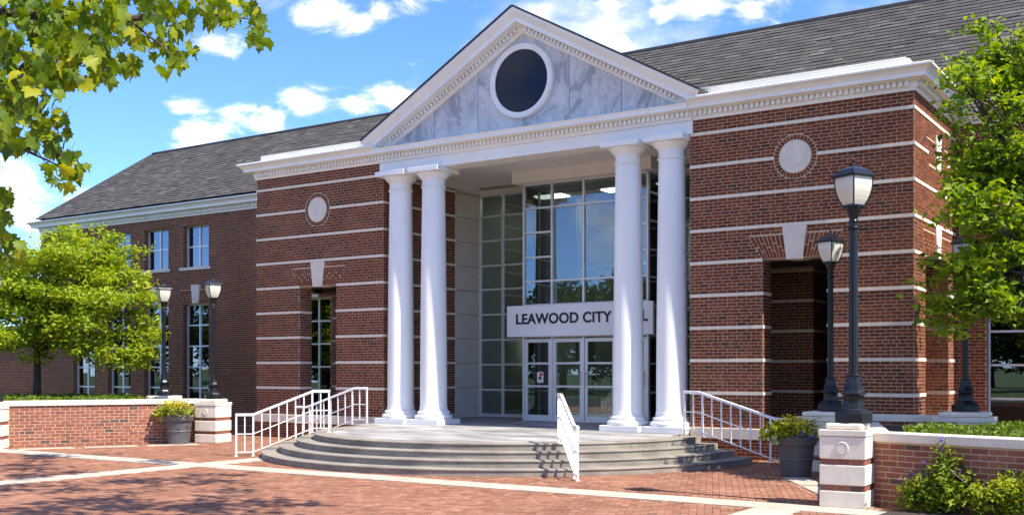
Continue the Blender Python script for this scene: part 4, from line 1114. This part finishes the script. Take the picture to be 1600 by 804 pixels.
# ------------------------------------------------------------------ foliage
def leaf_cloud(name, P_, size, m, parent, seed, droop=.3, fold=.25, wid=.55, tint=None, up=.35, jit=.35, bias=None):
    """folded four-point leaves at the points P_ (n,3)"""
    r = np.random.default_rng(seed); n = len(P_); P_ = np.asarray(P_, float)
    ax = r.normal(size=(n, 3)); ax[:, 2] = ax[:, 2] * .5 - droop
    if bias is not None: ax += bias
    ax /= np.linalg.norm(ax, axis=1, keepdims=True)
    nr = r.normal(size=(n, 3)); nr[:, 2] += up * 2; nr += np.array(sun_dir) * 1.1; sd = np.cross(ax, nr); sd /= np.linalg.norm(sd, axis=1, keepdims=True) + 1e-9; nn = np.cross(sd, ax)
    s = (size * (1 + jit * r.normal(size=(n, 1)))).clip(size * .4, size * 1.9); w = s * wid
    a = P_ - ax * s * .5; t = P_ + ax * s * .5; mid = P_ - ax * s * .05
    l = mid - sd * w * .5 + nn * w * fold; rr = mid + sd * w * .5 + nn * w * fold
    V = np.stack([a, l, t, rr], 1).reshape(-1, 3); k = np.arange(n) * 4
    F = np.concatenate([np.stack([k, k + 2, k + 1], 1), np.stack([k, k + 3, k + 2], 1)])
    T = (r.random(n) if tint is None else np.clip(tint + r.normal(0, .16, n), 0, 1)); T = np.concatenate([T, T])
    return obj(name, mesh_np(name, V, F, T), m, parent)
def crown_points(blobs, n, seed, clump=26, cr=.22, flat=.55):
    """sprays of leaves spread through ellipsoid blobs (cx,cy,cz,rx,ry,rz); more toward the outside"""
    r = np.random.default_rng(seed); vol = np.array([b[3] * b[4] * b[5] for b in blobs]); nb = r.choice(len(blobs), size=max(1, n // clump), p=vol / vol.sum())
    B = np.array(blobs)[nb]; d = r.normal(size=(len(nb), 3)); d /= np.linalg.norm(d, axis=1, keepdims=True)
    rad = r.random((len(nb), 1)) ** .42; cen = B[:, :3] + d * rad * B[:, 3:]
    P_ = np.repeat(cen, clump, 0); off = r.normal(size=P_.shape) * cr; off[:, 2] *= flat
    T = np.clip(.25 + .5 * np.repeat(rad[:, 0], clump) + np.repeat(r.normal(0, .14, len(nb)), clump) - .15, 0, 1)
    return P_ + off, T
def limb(b, pts, r0, r1):
    n = len(pts); b.tube(pts, [r0 + (r1 - r0) * i / (n - 1) for i in range(n)], 7)
def tree(name, base, trunk_h, blobs, nleaf, size, lm, label, cat='tree', seed=1, r0=.11, clump=26, cr=.22, group=None, up=.35, droop=.3, tiers=0):
    t = empty(name, base); tag(t, label, cat, group); rr = random.Random(seed); base = Vector(base)
    b = MB(); top = Vector((rr.uniform(-.1, .1), rr.uniform(-.1, .1), trunk_h))
    limb(b, [(0, 0, -.1), (.02, .01, trunk_h * .5), tuple(top)], r0 * 1.15, r0 * .8)
    for (x, y, z, rx, ry, rz) in blobs:
        e = Vector((x, y, z)) - base
        if e.z < trunk_h * .8: e.z = trunk_h
        m = top.lerp(e, .5) + Vector((rr.uniform(-.2, .2), rr.uniform(-.2, .2), rr.uniform(0, .25)))
        limb(b, [top, m, e], r0 * .5, r0 * .12)
        for k in range(5):
            q = e + Vector((rr.uniform(-1, 1) * rx * .8, rr.uniform(-1, 1) * ry * .8, rr.uniform(-.6, .9) * rz))
            limb(b, [m.lerp(e, rr.random()), (m.lerp(e, .7)).lerp(q, .6) + Vector((0, 0, .08)), q], r0 * .16, .006)
    b.build('trunk', 'bark', t, smooth=True, angle=60)
    if tiers:
        sub = []; r2 = random.Random(seed + 5)
        for (x, y, z, rx, ry, rz) in blobs:
            for k in range(tiers):
                a = r2.uniform(0, 6.28); q = math.sqrt(r2.random()) * .78; e = r2.uniform(.28, .50)
                sub.append((x + rx * q * math.cos(a), y + ry * q * math.sin(a), z + rz * r2.uniform(-.85, .9) * math.sqrt(max(.1, 1 - q * q)), rx * e, ry * e, max(.10, rz * e * .42)))
        blobs = sub
    P_, T = crown_points([(x - base.x, y - base.y, z - base.z, rx, ry, rz) for x, y, z, rx, ry, rz in blobs], nleaf, seed, clump, cr)
    o = leaf_cloud('crown', P_, size, lm, t, seed + 1, tint=T, up=up, droop=droop); o['kind'] = 'stuff'
    return t
# golden tree at left
lt0 = at(57, 612, 31.5); lt0.z = .9
bl = []
for (px, py, rxp, ryp, dz) in ((60, 445, 75, 62, 0), (150, 420, 75, 55, .6), (130, 500, 95, 60, -.6), (205, 490, 45, 60, .3), (180, 545, 60, 36, 0), (35, 520, 70, 52, -.8), (110, 385, 50, 36, 0), (172, 392, 30, 34, .4), (232, 525, 24, 36, 0), (100, 440, 80, 60, -.7), (60, 500, 80, 60, .3), (40, 462, 75, 34, .2), (130, 462, 80, 36, -.3), (195, 450, 42, 40, 0), (-30, 470, 60, 70, 0), (75, 475, 90, 80, .9)):
    p = at(px, py, 31.5 + dz); k = (31.5 + dz) / 1691; bl.append((p.x, p.y, p.z, rxp * k, rxp * k, ryp * k))
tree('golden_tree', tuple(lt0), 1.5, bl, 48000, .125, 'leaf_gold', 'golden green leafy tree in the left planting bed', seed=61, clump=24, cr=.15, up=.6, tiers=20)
# deep green tree at right
rt0 = Vector((11.85, -1.4, .84)); bl = []
for (px, py, rxp, ryp, dz) in ((1640, 120, 110, 90, 0), (1560, 160, 70, 60, -.4), (1560, 60, 55, 60, .3), (1680, 300, 170, 110, 0), (1560, 280, 90, 60, -.3), (1520, 330, 70, 40, -.8), (1490, 430, 60, 35, -.3), (1570, 420, 80, 60, -.6), (1520, 490, 60, 32, -.5), (1600, 470, 90, 50, .2), (1465, 480, 40, 22, 0), (1700, 430, 150, 90, .3), (1500, 125, 34, 30, -.5), (1600, 370, 110, 70, .6), (1740, 130, 120, 120, 0)):
    p = at(px, py, 17.3 + dz); k = (17.3 + dz) / 1691; bl.append((p.x, p.y, p.z, rxp * k, rxp * k, ryp * k))
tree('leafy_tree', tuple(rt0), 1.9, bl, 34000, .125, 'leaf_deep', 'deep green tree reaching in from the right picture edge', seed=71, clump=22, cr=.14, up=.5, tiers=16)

# maple hanging in at upper left
mp0 = at(-420, 700, 8.5); mp0.z = 0
maple = empty('maple_tree', tuple(mp0)); tag(maple, 'maple branches with large lobed leaves hanging in at the upper left', 'tree')
vis = [(40, 40, 85, 60, 6.4), (130, 45, 80, 50, 6.6), (215, 35, 60, 42, 6.8), (300, 22, 55, 30, 6.9), (275, 85, 36, 36, 6.5), (375, 22, 40, 22, 7.0), (405, 55, 16, 26, 6.9), (40, 130, 60, 48, 6.2), (110, 100, 60, 40, 6.3), (180, 105, 34, 30, 6.6), (30, 200, 45, 42, 6.1), (78, 205, 28, 36, 6.2), (105, 265, 34, 30, 6.0), (5, 330, 12, 40, 6.2), (15, 395, 22, 26, 6.4), (-60, 120, 90, 130, 6.5), (-60, 330, 60, 90, 6.5), (100, -60, 220, 60, 6.8)]
ls = MB()
lobes = [(0, -.40), (.12, -.44), (.33, -.43), (.28, -.26), (.49, -.12), (.37, .0), (.40, .19), (.20, .16), (.15, .30), (0, .55)]
out = lobes + [(-x, y) for x, y in lobes[1:-1]][::-1]
def leaf_mesh(bend, cup):
    b = MB(); b.v = [(0, 0, .0)] + [(x, y, -bend * y * y - cup * abs(x) * .6 + .05 * math.sin(9 * x + 5 * y)) for x, y in out]
    n = len(out)
    for i in range(n): b.f.append((0, 1 + i, 1 + (i + 1) % n)); b.t.append(.5)
    # stalk
    k = len(b.v); b.v += [(-.012, -.48, 0), (.012, -.48, 0), (.008, -.95, .10), (-.008, -.95, .10)]; b.f.append((k, k + 1, k + 2, k + 3)); b.t.append(.5)
    return b
lvars = [leaf_mesh(.35, .25), leaf_mesh(-.25, .5), leaf_mesh(.7, -.2)]
lms = [b.mesh('leaf', True, 70) for b in lvars]
rl = random.Random(81); cand = []
for (px, py, rx, ry, zc) in vis:
    n = int(rx * ry / 30) + 6
    for i in range(n):
        a = rl.uniform(0, 2 * math.pi); q = math.sqrt(rl.random()); x, y = px + rx * q * math.cos(a), py + ry * q * math.sin(a)
        cand.append((at(x, y, zc + rl.uniform(-.7, .7)), x, y))
def leaf_rot():
    return Matrix.Rotation(rl.uniform(0, 2 * math.pi), 4, 'Z') @ Matrix.Rotation(R(rl.uniform(35, 110)), 4, 'X') @ Matrix.Rotation(R(rl.uniform(150, 210)), 4, 'Z')
inview = [c for c in cand if 0 <= c[1] <= 1600 and c[2] >= 0]; rl.shuffle(inview)
inview.sort(key=lambda c: dist_cam(c[0])); single, rest_ = inview[:300], inview[300:] + [c for c in cand if not (0 <= c[1] <= 1600 and c[2] >= 0)]
for (p, x, y) in single:
    o = obj('leaf', rl.choice(lms), 'maple_1', maple); o.matrix_local = Matrix.Translation(p - mp0) @ leaf_rot() @ Matrix.Scale(rl.uniform(.055, .115), 4)
# canopy above the picture that throws the dappled shade on the plaza
far = []
for (gx, gy, n, sp) in ((70, 735, 90, .9), (140, 770, 110, .9), (250, 752, 90, .7), (330, 790, 110, .8), (60, 800, 120, .9), (190, 800, 120, .9), (20, 712, 60, .7), (400, 800, 70, .6), (120, 712, 50, .6), (-60, 760, 120, 1.1), (250, 720, 24, .4), (-80, 715, 80, .9)):
    v = (gy - 578) / 1691; zc = CAMZ / v; g = at(gx, gy, zc)
    cl_ = [(rl.gauss(0, sp), rl.gauss(0, sp * .8)) for _ in range(max(3, n // 12))]
    for i in range(int(n * 1.0)):
        hgt = rl.uniform(8.2, 9.6); cq = rl.choice(cl_)
        q = g + Vector((cq[0] + rl.gauss(0, .16), cq[1] + rl.gauss(0, .16), 0)); k = hgt / sun_dir.z; p = q + sun_dir * k
        dx, dy = p.x - CAMX, p.y - CAMY; z_ = -_s * dx + _c * dy
        if z_ > .3:
            py = 578 - 1691 * (p.z - CAMZ) / z_; pxx = 800 + 1691 * (_c * dx + _s * dy) / z_
            if py > -25 and -30 < pxx < 1630: continue
        far.append(p)
V, F, T, nv = [], [], [], 0
def emit(p, sc, lv):
    global nv
    mt = Matrix.Translation(p - mp0) @ leaf_rot() @ Matrix.Scale(sc, 4)
    for v in lv.v: V.append(tuple(mt @ Vector(v)))
    for f in lv.f:
        f = f if len(f) == 3 else f[:3]; F.append(tuple(nv + i for i in f))
    tt = rl.random(); T.extend([tt] * len(lv.f)); nv += len(lv.v)
for (p, x, y) in rest_: emit(p, rl.uniform(.055, .115), rl.choice(lvars))
for p in far:
    for k in range(3): emit(p + Vector((rl.gauss(0, .16), rl.gauss(0, .16), rl.gauss(0, .12))), rl.uniform(.13, .24), rl.choice(lvars))
o = obj('leaves', mesh_np('leaves', V, F, T), 'maple', maple); o['kind'] = 'stuff'
b = MB(); L0 = lambda p: Vector(p) - mp0
fork = at(-330, 60, 8.0); limb(b, [(0, 0, -.1), (.05, 0, 1.5), tuple(L0(at(-380, 330, 8.3))), tuple(L0(fork))], .2, .12)
for path, r in (([(-330, 60, 8.0), (-150, 10, 7.2), (60, 25, 6.6), (200, 30, 6.7), (300, 18, 6.9), (390, 30, 6.95)], .05), ([(-330, 60, 8), (-120, 110, 6.9), (10, 130, 6.3), (60, 78, 6.3), (105, 92, 6.35)], .03), ([(-380, 330, 8.3), (-160, 220, 6.9), (-30, 215, 6.3), (40, 235, 6.1), (95, 260, 6.05)], .022), ([(-380, 330, 8.3), (-150, 340, 6.8), (-20, 350, 6.3), (8, 380, 6.3)], .02), ([(60, 78, 6.3), (150, 100, 6.5), (185, 112, 6.6)], .008), ([(200, 30, 6.7), (250, 70, 6.6), (275, 95, 6.5)], .009), ([(10, 130, 6.3), (60, 180, 6.2), (80, 210, 6.2)], .009)):
    limb(b, [L0(at(*q)) for q in path], r, .004)
b.tube([L0(fork), L0(at(-200, -500, 9)), L0(at(300, -700, 12)), L0(at(420, -500, 14))], [.11, .09, .06, .03], 7)
anchors = [L0(at(*q)) for q in ((60, 25, 6.6), (130, 28, 6.65), (200, 30, 6.7), (300, 18, 6.9), (390, 30, 6.95), (10, 130, 6.3), (60, 78, 6.3), (105, 92, 6.35), (-30, 215, 6.3), (40, 235, 6.1), (95, 260, 6.05), (8, 380, 6.3), (150, 100, 6.5), (250, 70, 6.6), (60, 180, 6.2), (250, 25, 6.8), (-60, 120, 6.5))]
for (p, x, y) in single:
    if rl.random() < .5:
        q = p - mp0; a_ = min(anchors, key=lambda v: (v - q).length)
        if (a_ - q).length > .30: continue
        m_ = a_.lerp(q, .55) + Vector((rl.uniform(-.05, .05), rl.uniform(-.05, .05), rl.uniform(0, .07)))
        b.tube([a_, m_, q], [.0055, .004, .002], 4, caps=False)
b.build('trunk', 'bark', maple, smooth=True, angle=60)

# shrubs, ground cover
def cover(name, poly, z, n, size, m, label, seed, hgt=.16):
    r = random.Random(seed); xs = [p[0] for p in poly]; ys = [p[1] for p in poly]; P_ = []
    def inside(x, y):
        c = False
        for i in range(len(poly)):
            (x1, y1), (x2, y2) = poly[i - 1], poly[i]
            if (y1 > y) != (y2 > y) and x < (x2 - x1) * (y - y1) / (y2 - y1) + x1: c = not c
        return c
    while len(P_) < n:
        x, y = r.uniform(min(xs), max(xs)), r.uniform(min(ys), max(ys))
        if inside(x, y): P_.append((x, y, z + r.random() ** .7 * hgt * (1 + .35 * math.sin(3 * x) * math.cos(2.3 * y))))
    o = leaf_cloud(name, P_, size, m, None, seed, droop=-.5, up=.3); tag(o, label, 'ground cover', kind='stuff'); return o
cover('ground_cover', [(10.35, -6.2), (12.5, -6.6), (14, -5.8), (13.5, -2.5), (9.9, -2.4), (9.6, -4.5)], .82, 9000, .085, 'cover', 'dark green ground cover filling the right raised bed', 91, .15)
cover('ground_cover', [(PL0.x + .1, PL0.y + .7), (PL2.x - .9, PL2.y - .5), (PL1.x - .3, PL1.y - .4), (-15, .6), (-19, -3), (-15, -7)], .88, 9000, .09, 'cover', 'bright green ground cover filling the left raised bed', 92, .2)
def shrub(name, base, blobs, n, size, m, label, seed, extra=None):
    s = empty(name, base); tag(s, label, 'shrub'); b = MB(); rr = random.Random(seed)
    for k in range(14):
        a = rr.uniform(0, 6.28); x, y, z, rx, ry, rz = rr.choice(blobs); b.tube([(0.05 * math.cos(a), .05 * math.sin(a), -.03), (x * .5 + .1 * math.cos(a), y * .5 + .1 * math.sin(a), z * .6), (x + rx * .6 * math.cos(a), y + ry * .6 * math.sin(a), z + rz * .5)], [.014, .009, .004], 5)
    b.build('stem', 'bark', s)
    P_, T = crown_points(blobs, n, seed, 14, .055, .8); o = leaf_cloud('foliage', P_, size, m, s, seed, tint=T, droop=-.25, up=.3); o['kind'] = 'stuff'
    if extra: extra(s, rr)
    return s
def spikes(s, rr):
    P_ = []
    for (x, y, h) in ((-.05, 0, .95), (-.30, .05, .62), (.18, .1, .60), (-.42, 0, .45), (.3, .05, .55)):
        for i in range(26): P_.append((x + rr.gauss(0, .016), y + rr.gauss(0, .016), h - .24 + rr.random() * .26))
        MB().tube([(x, y, .2), (x, y, h - .05)], .006, 5).build('flower_stem', 'salvia', s)
    o = leaf_cloud('flower_spikes', P_, .045, 'purple', s, 5, droop=-.4); o['kind'] = 'stuff'
    P_ = [(rr.gauss(-.35, .14), rr.gauss(-.1, .1), rr.gauss(.46, .05)) for i in range(30)] + [(rr.gauss(.12, .1), rr.gauss(-.1, .1), rr.gauss(.5, .05)) for i in range(26)]
    o = leaf_cloud('plum_leaves', P_, .06, 'plum', s, 6); o['kind'] = 'stuff'
sp_ = at(1478, 803, 13.6); sp_.z = .03
shrub('salvia_shrub', tuple(sp_), [(0, 0, .40, .24, .24, .34), (-.25, 0, .22, .30, .3, .22), (.12, 0, .28, .28, .3, .26), (-.42, 0, .10, .2, .25, .12), (-.02, 0, .62, .12, .12, .22)], 3600, .062, 'salvia', 'green shrub with purple flower spikes by the lower right wall', 95, spikes)
sp_ = at(1582, 803, 13.1); sp_.z = .03
shrub('lime_shrub', tuple(sp_), [(0, 0, .26, .48, .45, .26), (.2, 0, .34, .42, .4, .24), (-.28, 0, .18, .3, .3, .20), (.7, .1, .30, .4, .4, .28)], 5200, .055, 'bushy', 'rounded yellow green shrub in the lower right corner', 96)

# planters
def planter(loc, sc, label, seed):
    p = empty('planter', loc); p.scale = (sc,) * 3; tag(p, label, 'planter', 'round dark planters beside the steps')
    MB().lathe([(.225, 0), (.23, .02), (.235, .05), (.262, .26), (.27, .265), (.274, .28), (.27, .295), (.265, .30), (.29, .50), (.318, .505), (.325, .52), (.328, .60), (.335, .61), (.335, .63), (.31, .635), (.30, .60)], 40).build('pot', 'pot', p, smooth=True, angle=35)
    MB().lathe([(.05, .58), (.298, .585), (.298, .59), (.01, .605)], 24).build('soil', 'soil', p)
    r = random.Random(seed)
    def blob(n, c, s): return [(r.gauss(c[0], s[0]), r.gauss(c[1], s[1]), r.gauss(c[2], s[2])) for i in range(n)]
    for nm, m, sz, pts in (('foliage', 'bushy', .05, blob(900, (.0, .0, .76), (.17, .16, .08))), ('lime_leaves', 'lime', .10, blob(150, (-.24, -.18, .68), (.11, .08, .07)) + blob(80, (.0, -.24, .70), (.12, .05, .06))), ('lime_leaves', 'lime', .075, blob(70, (.22, -.05, .70), (.07, .08, .06))), ('cream_leaves', 'cream', .09, blob(40, (-.24, -.24, .58), (.06, .05, .05))), ('petals', 'purple', .042, blob(46 if seed == 101 else 8, (.20, -.22, .66), (.06, .05, .05)) + blob(24 if seed == 101 else 4, (.28, -.12, .62), (.05, .05, .05))), ('yellow_blooms', 'yellow', .055, blob(300, (-.02, -.10, .86), (.16, .13, .05))), ('plum_leaves', 'plum', .05, blob(50, (.24, -.1, .8), (.06, .08, .06)))):
        o = leaf_cloud(nm, pts, sz, m, p, seed, wid=.8 if sz > .06 else .5, droop=.1); o['kind'] = 'stuff'
    b = MB()
    for i in range(26):
        a = r.uniform(0, 6.28); q = r.uniform(.05, .2); b.tube([(.3 * q * math.cos(a), .3 * q * math.sin(a), .62), (q * math.cos(a) * .8 - .03, q * math.sin(a) * .8, .85), (q * 1.3 * math.cos(a) - .05, q * 1.3 * math.sin(a), r.uniform(.88, 1.02))], [.006, .004, .002], 4)
    b.build('bronze_stems', 'bronze', p)
    return p
v_ = at(1244, 747, 1691 * CAMZ / (743 - 578)); planter((v_.x, v_.y, .002), 1.06, 'dark round planter pot with purple flowers by the right pier', 101)
v_ = at(279, 691, 26.7); planter((v_.x, v_.y, .002), 1.12, 'dark round planter pot with lime foliage by the left wall', 102)

# trees across the street (they stand behind the camera and show in the glass)
r = random.Random(5); proto = None
for i, (x, y, s) in enumerate(((-62, -52, 1.1), (-52, -46, .9), (-43, -50, 1.2), (-34, -45, .95), (-26, -48, 1.1), (-17, -44, .9), (-8, -47, 1.15), (3, -50, 1), (14, -52, 1.1), (26, -50, 1.0), (-72, -48, 1.0), (-67, -58, 1.3), (-57, -60, 1.2), (-47, -58, 1.3), (-38, -60, 1.25), (-29, -58, 1.3), (-21, -57, 1.2), (-12, -59, 1.3), (-2, -60, 1.3), (-82, -55, 1.3), (-92, -52, 1.2), (9, -60, 1.2), (20, -61, 1.2))):
    lab = 'broad green tree across the street behind the viewer'
    if proto is None:
        proto = tree('street_tree', (x, y, -.05), 2.6, [(x, y, 5.6, 3.2, 3.2, 2.6), (x + 1.6, y, 4.6, 2.2, 2.2, 1.8), (x - 1.7, y + .5, 4.8, 2.2, 2.2, 1.9), (x, y - 1.5, 4.9, 2.2, 2, 2), (x, y, 2.7, 2.9, 2.9, 1.8)], 9000, .36, 'leaf_street', lab, seed=111, r0=.25, clump=24, cr=.45, group='trees across the street')
        o = proto
    else: o = copy_tree(proto); o.location = (x, y, -.05)
    o.scale = (s * 1.0,) * 3; o.rotation_euler = (0, 0, i * 1.3)
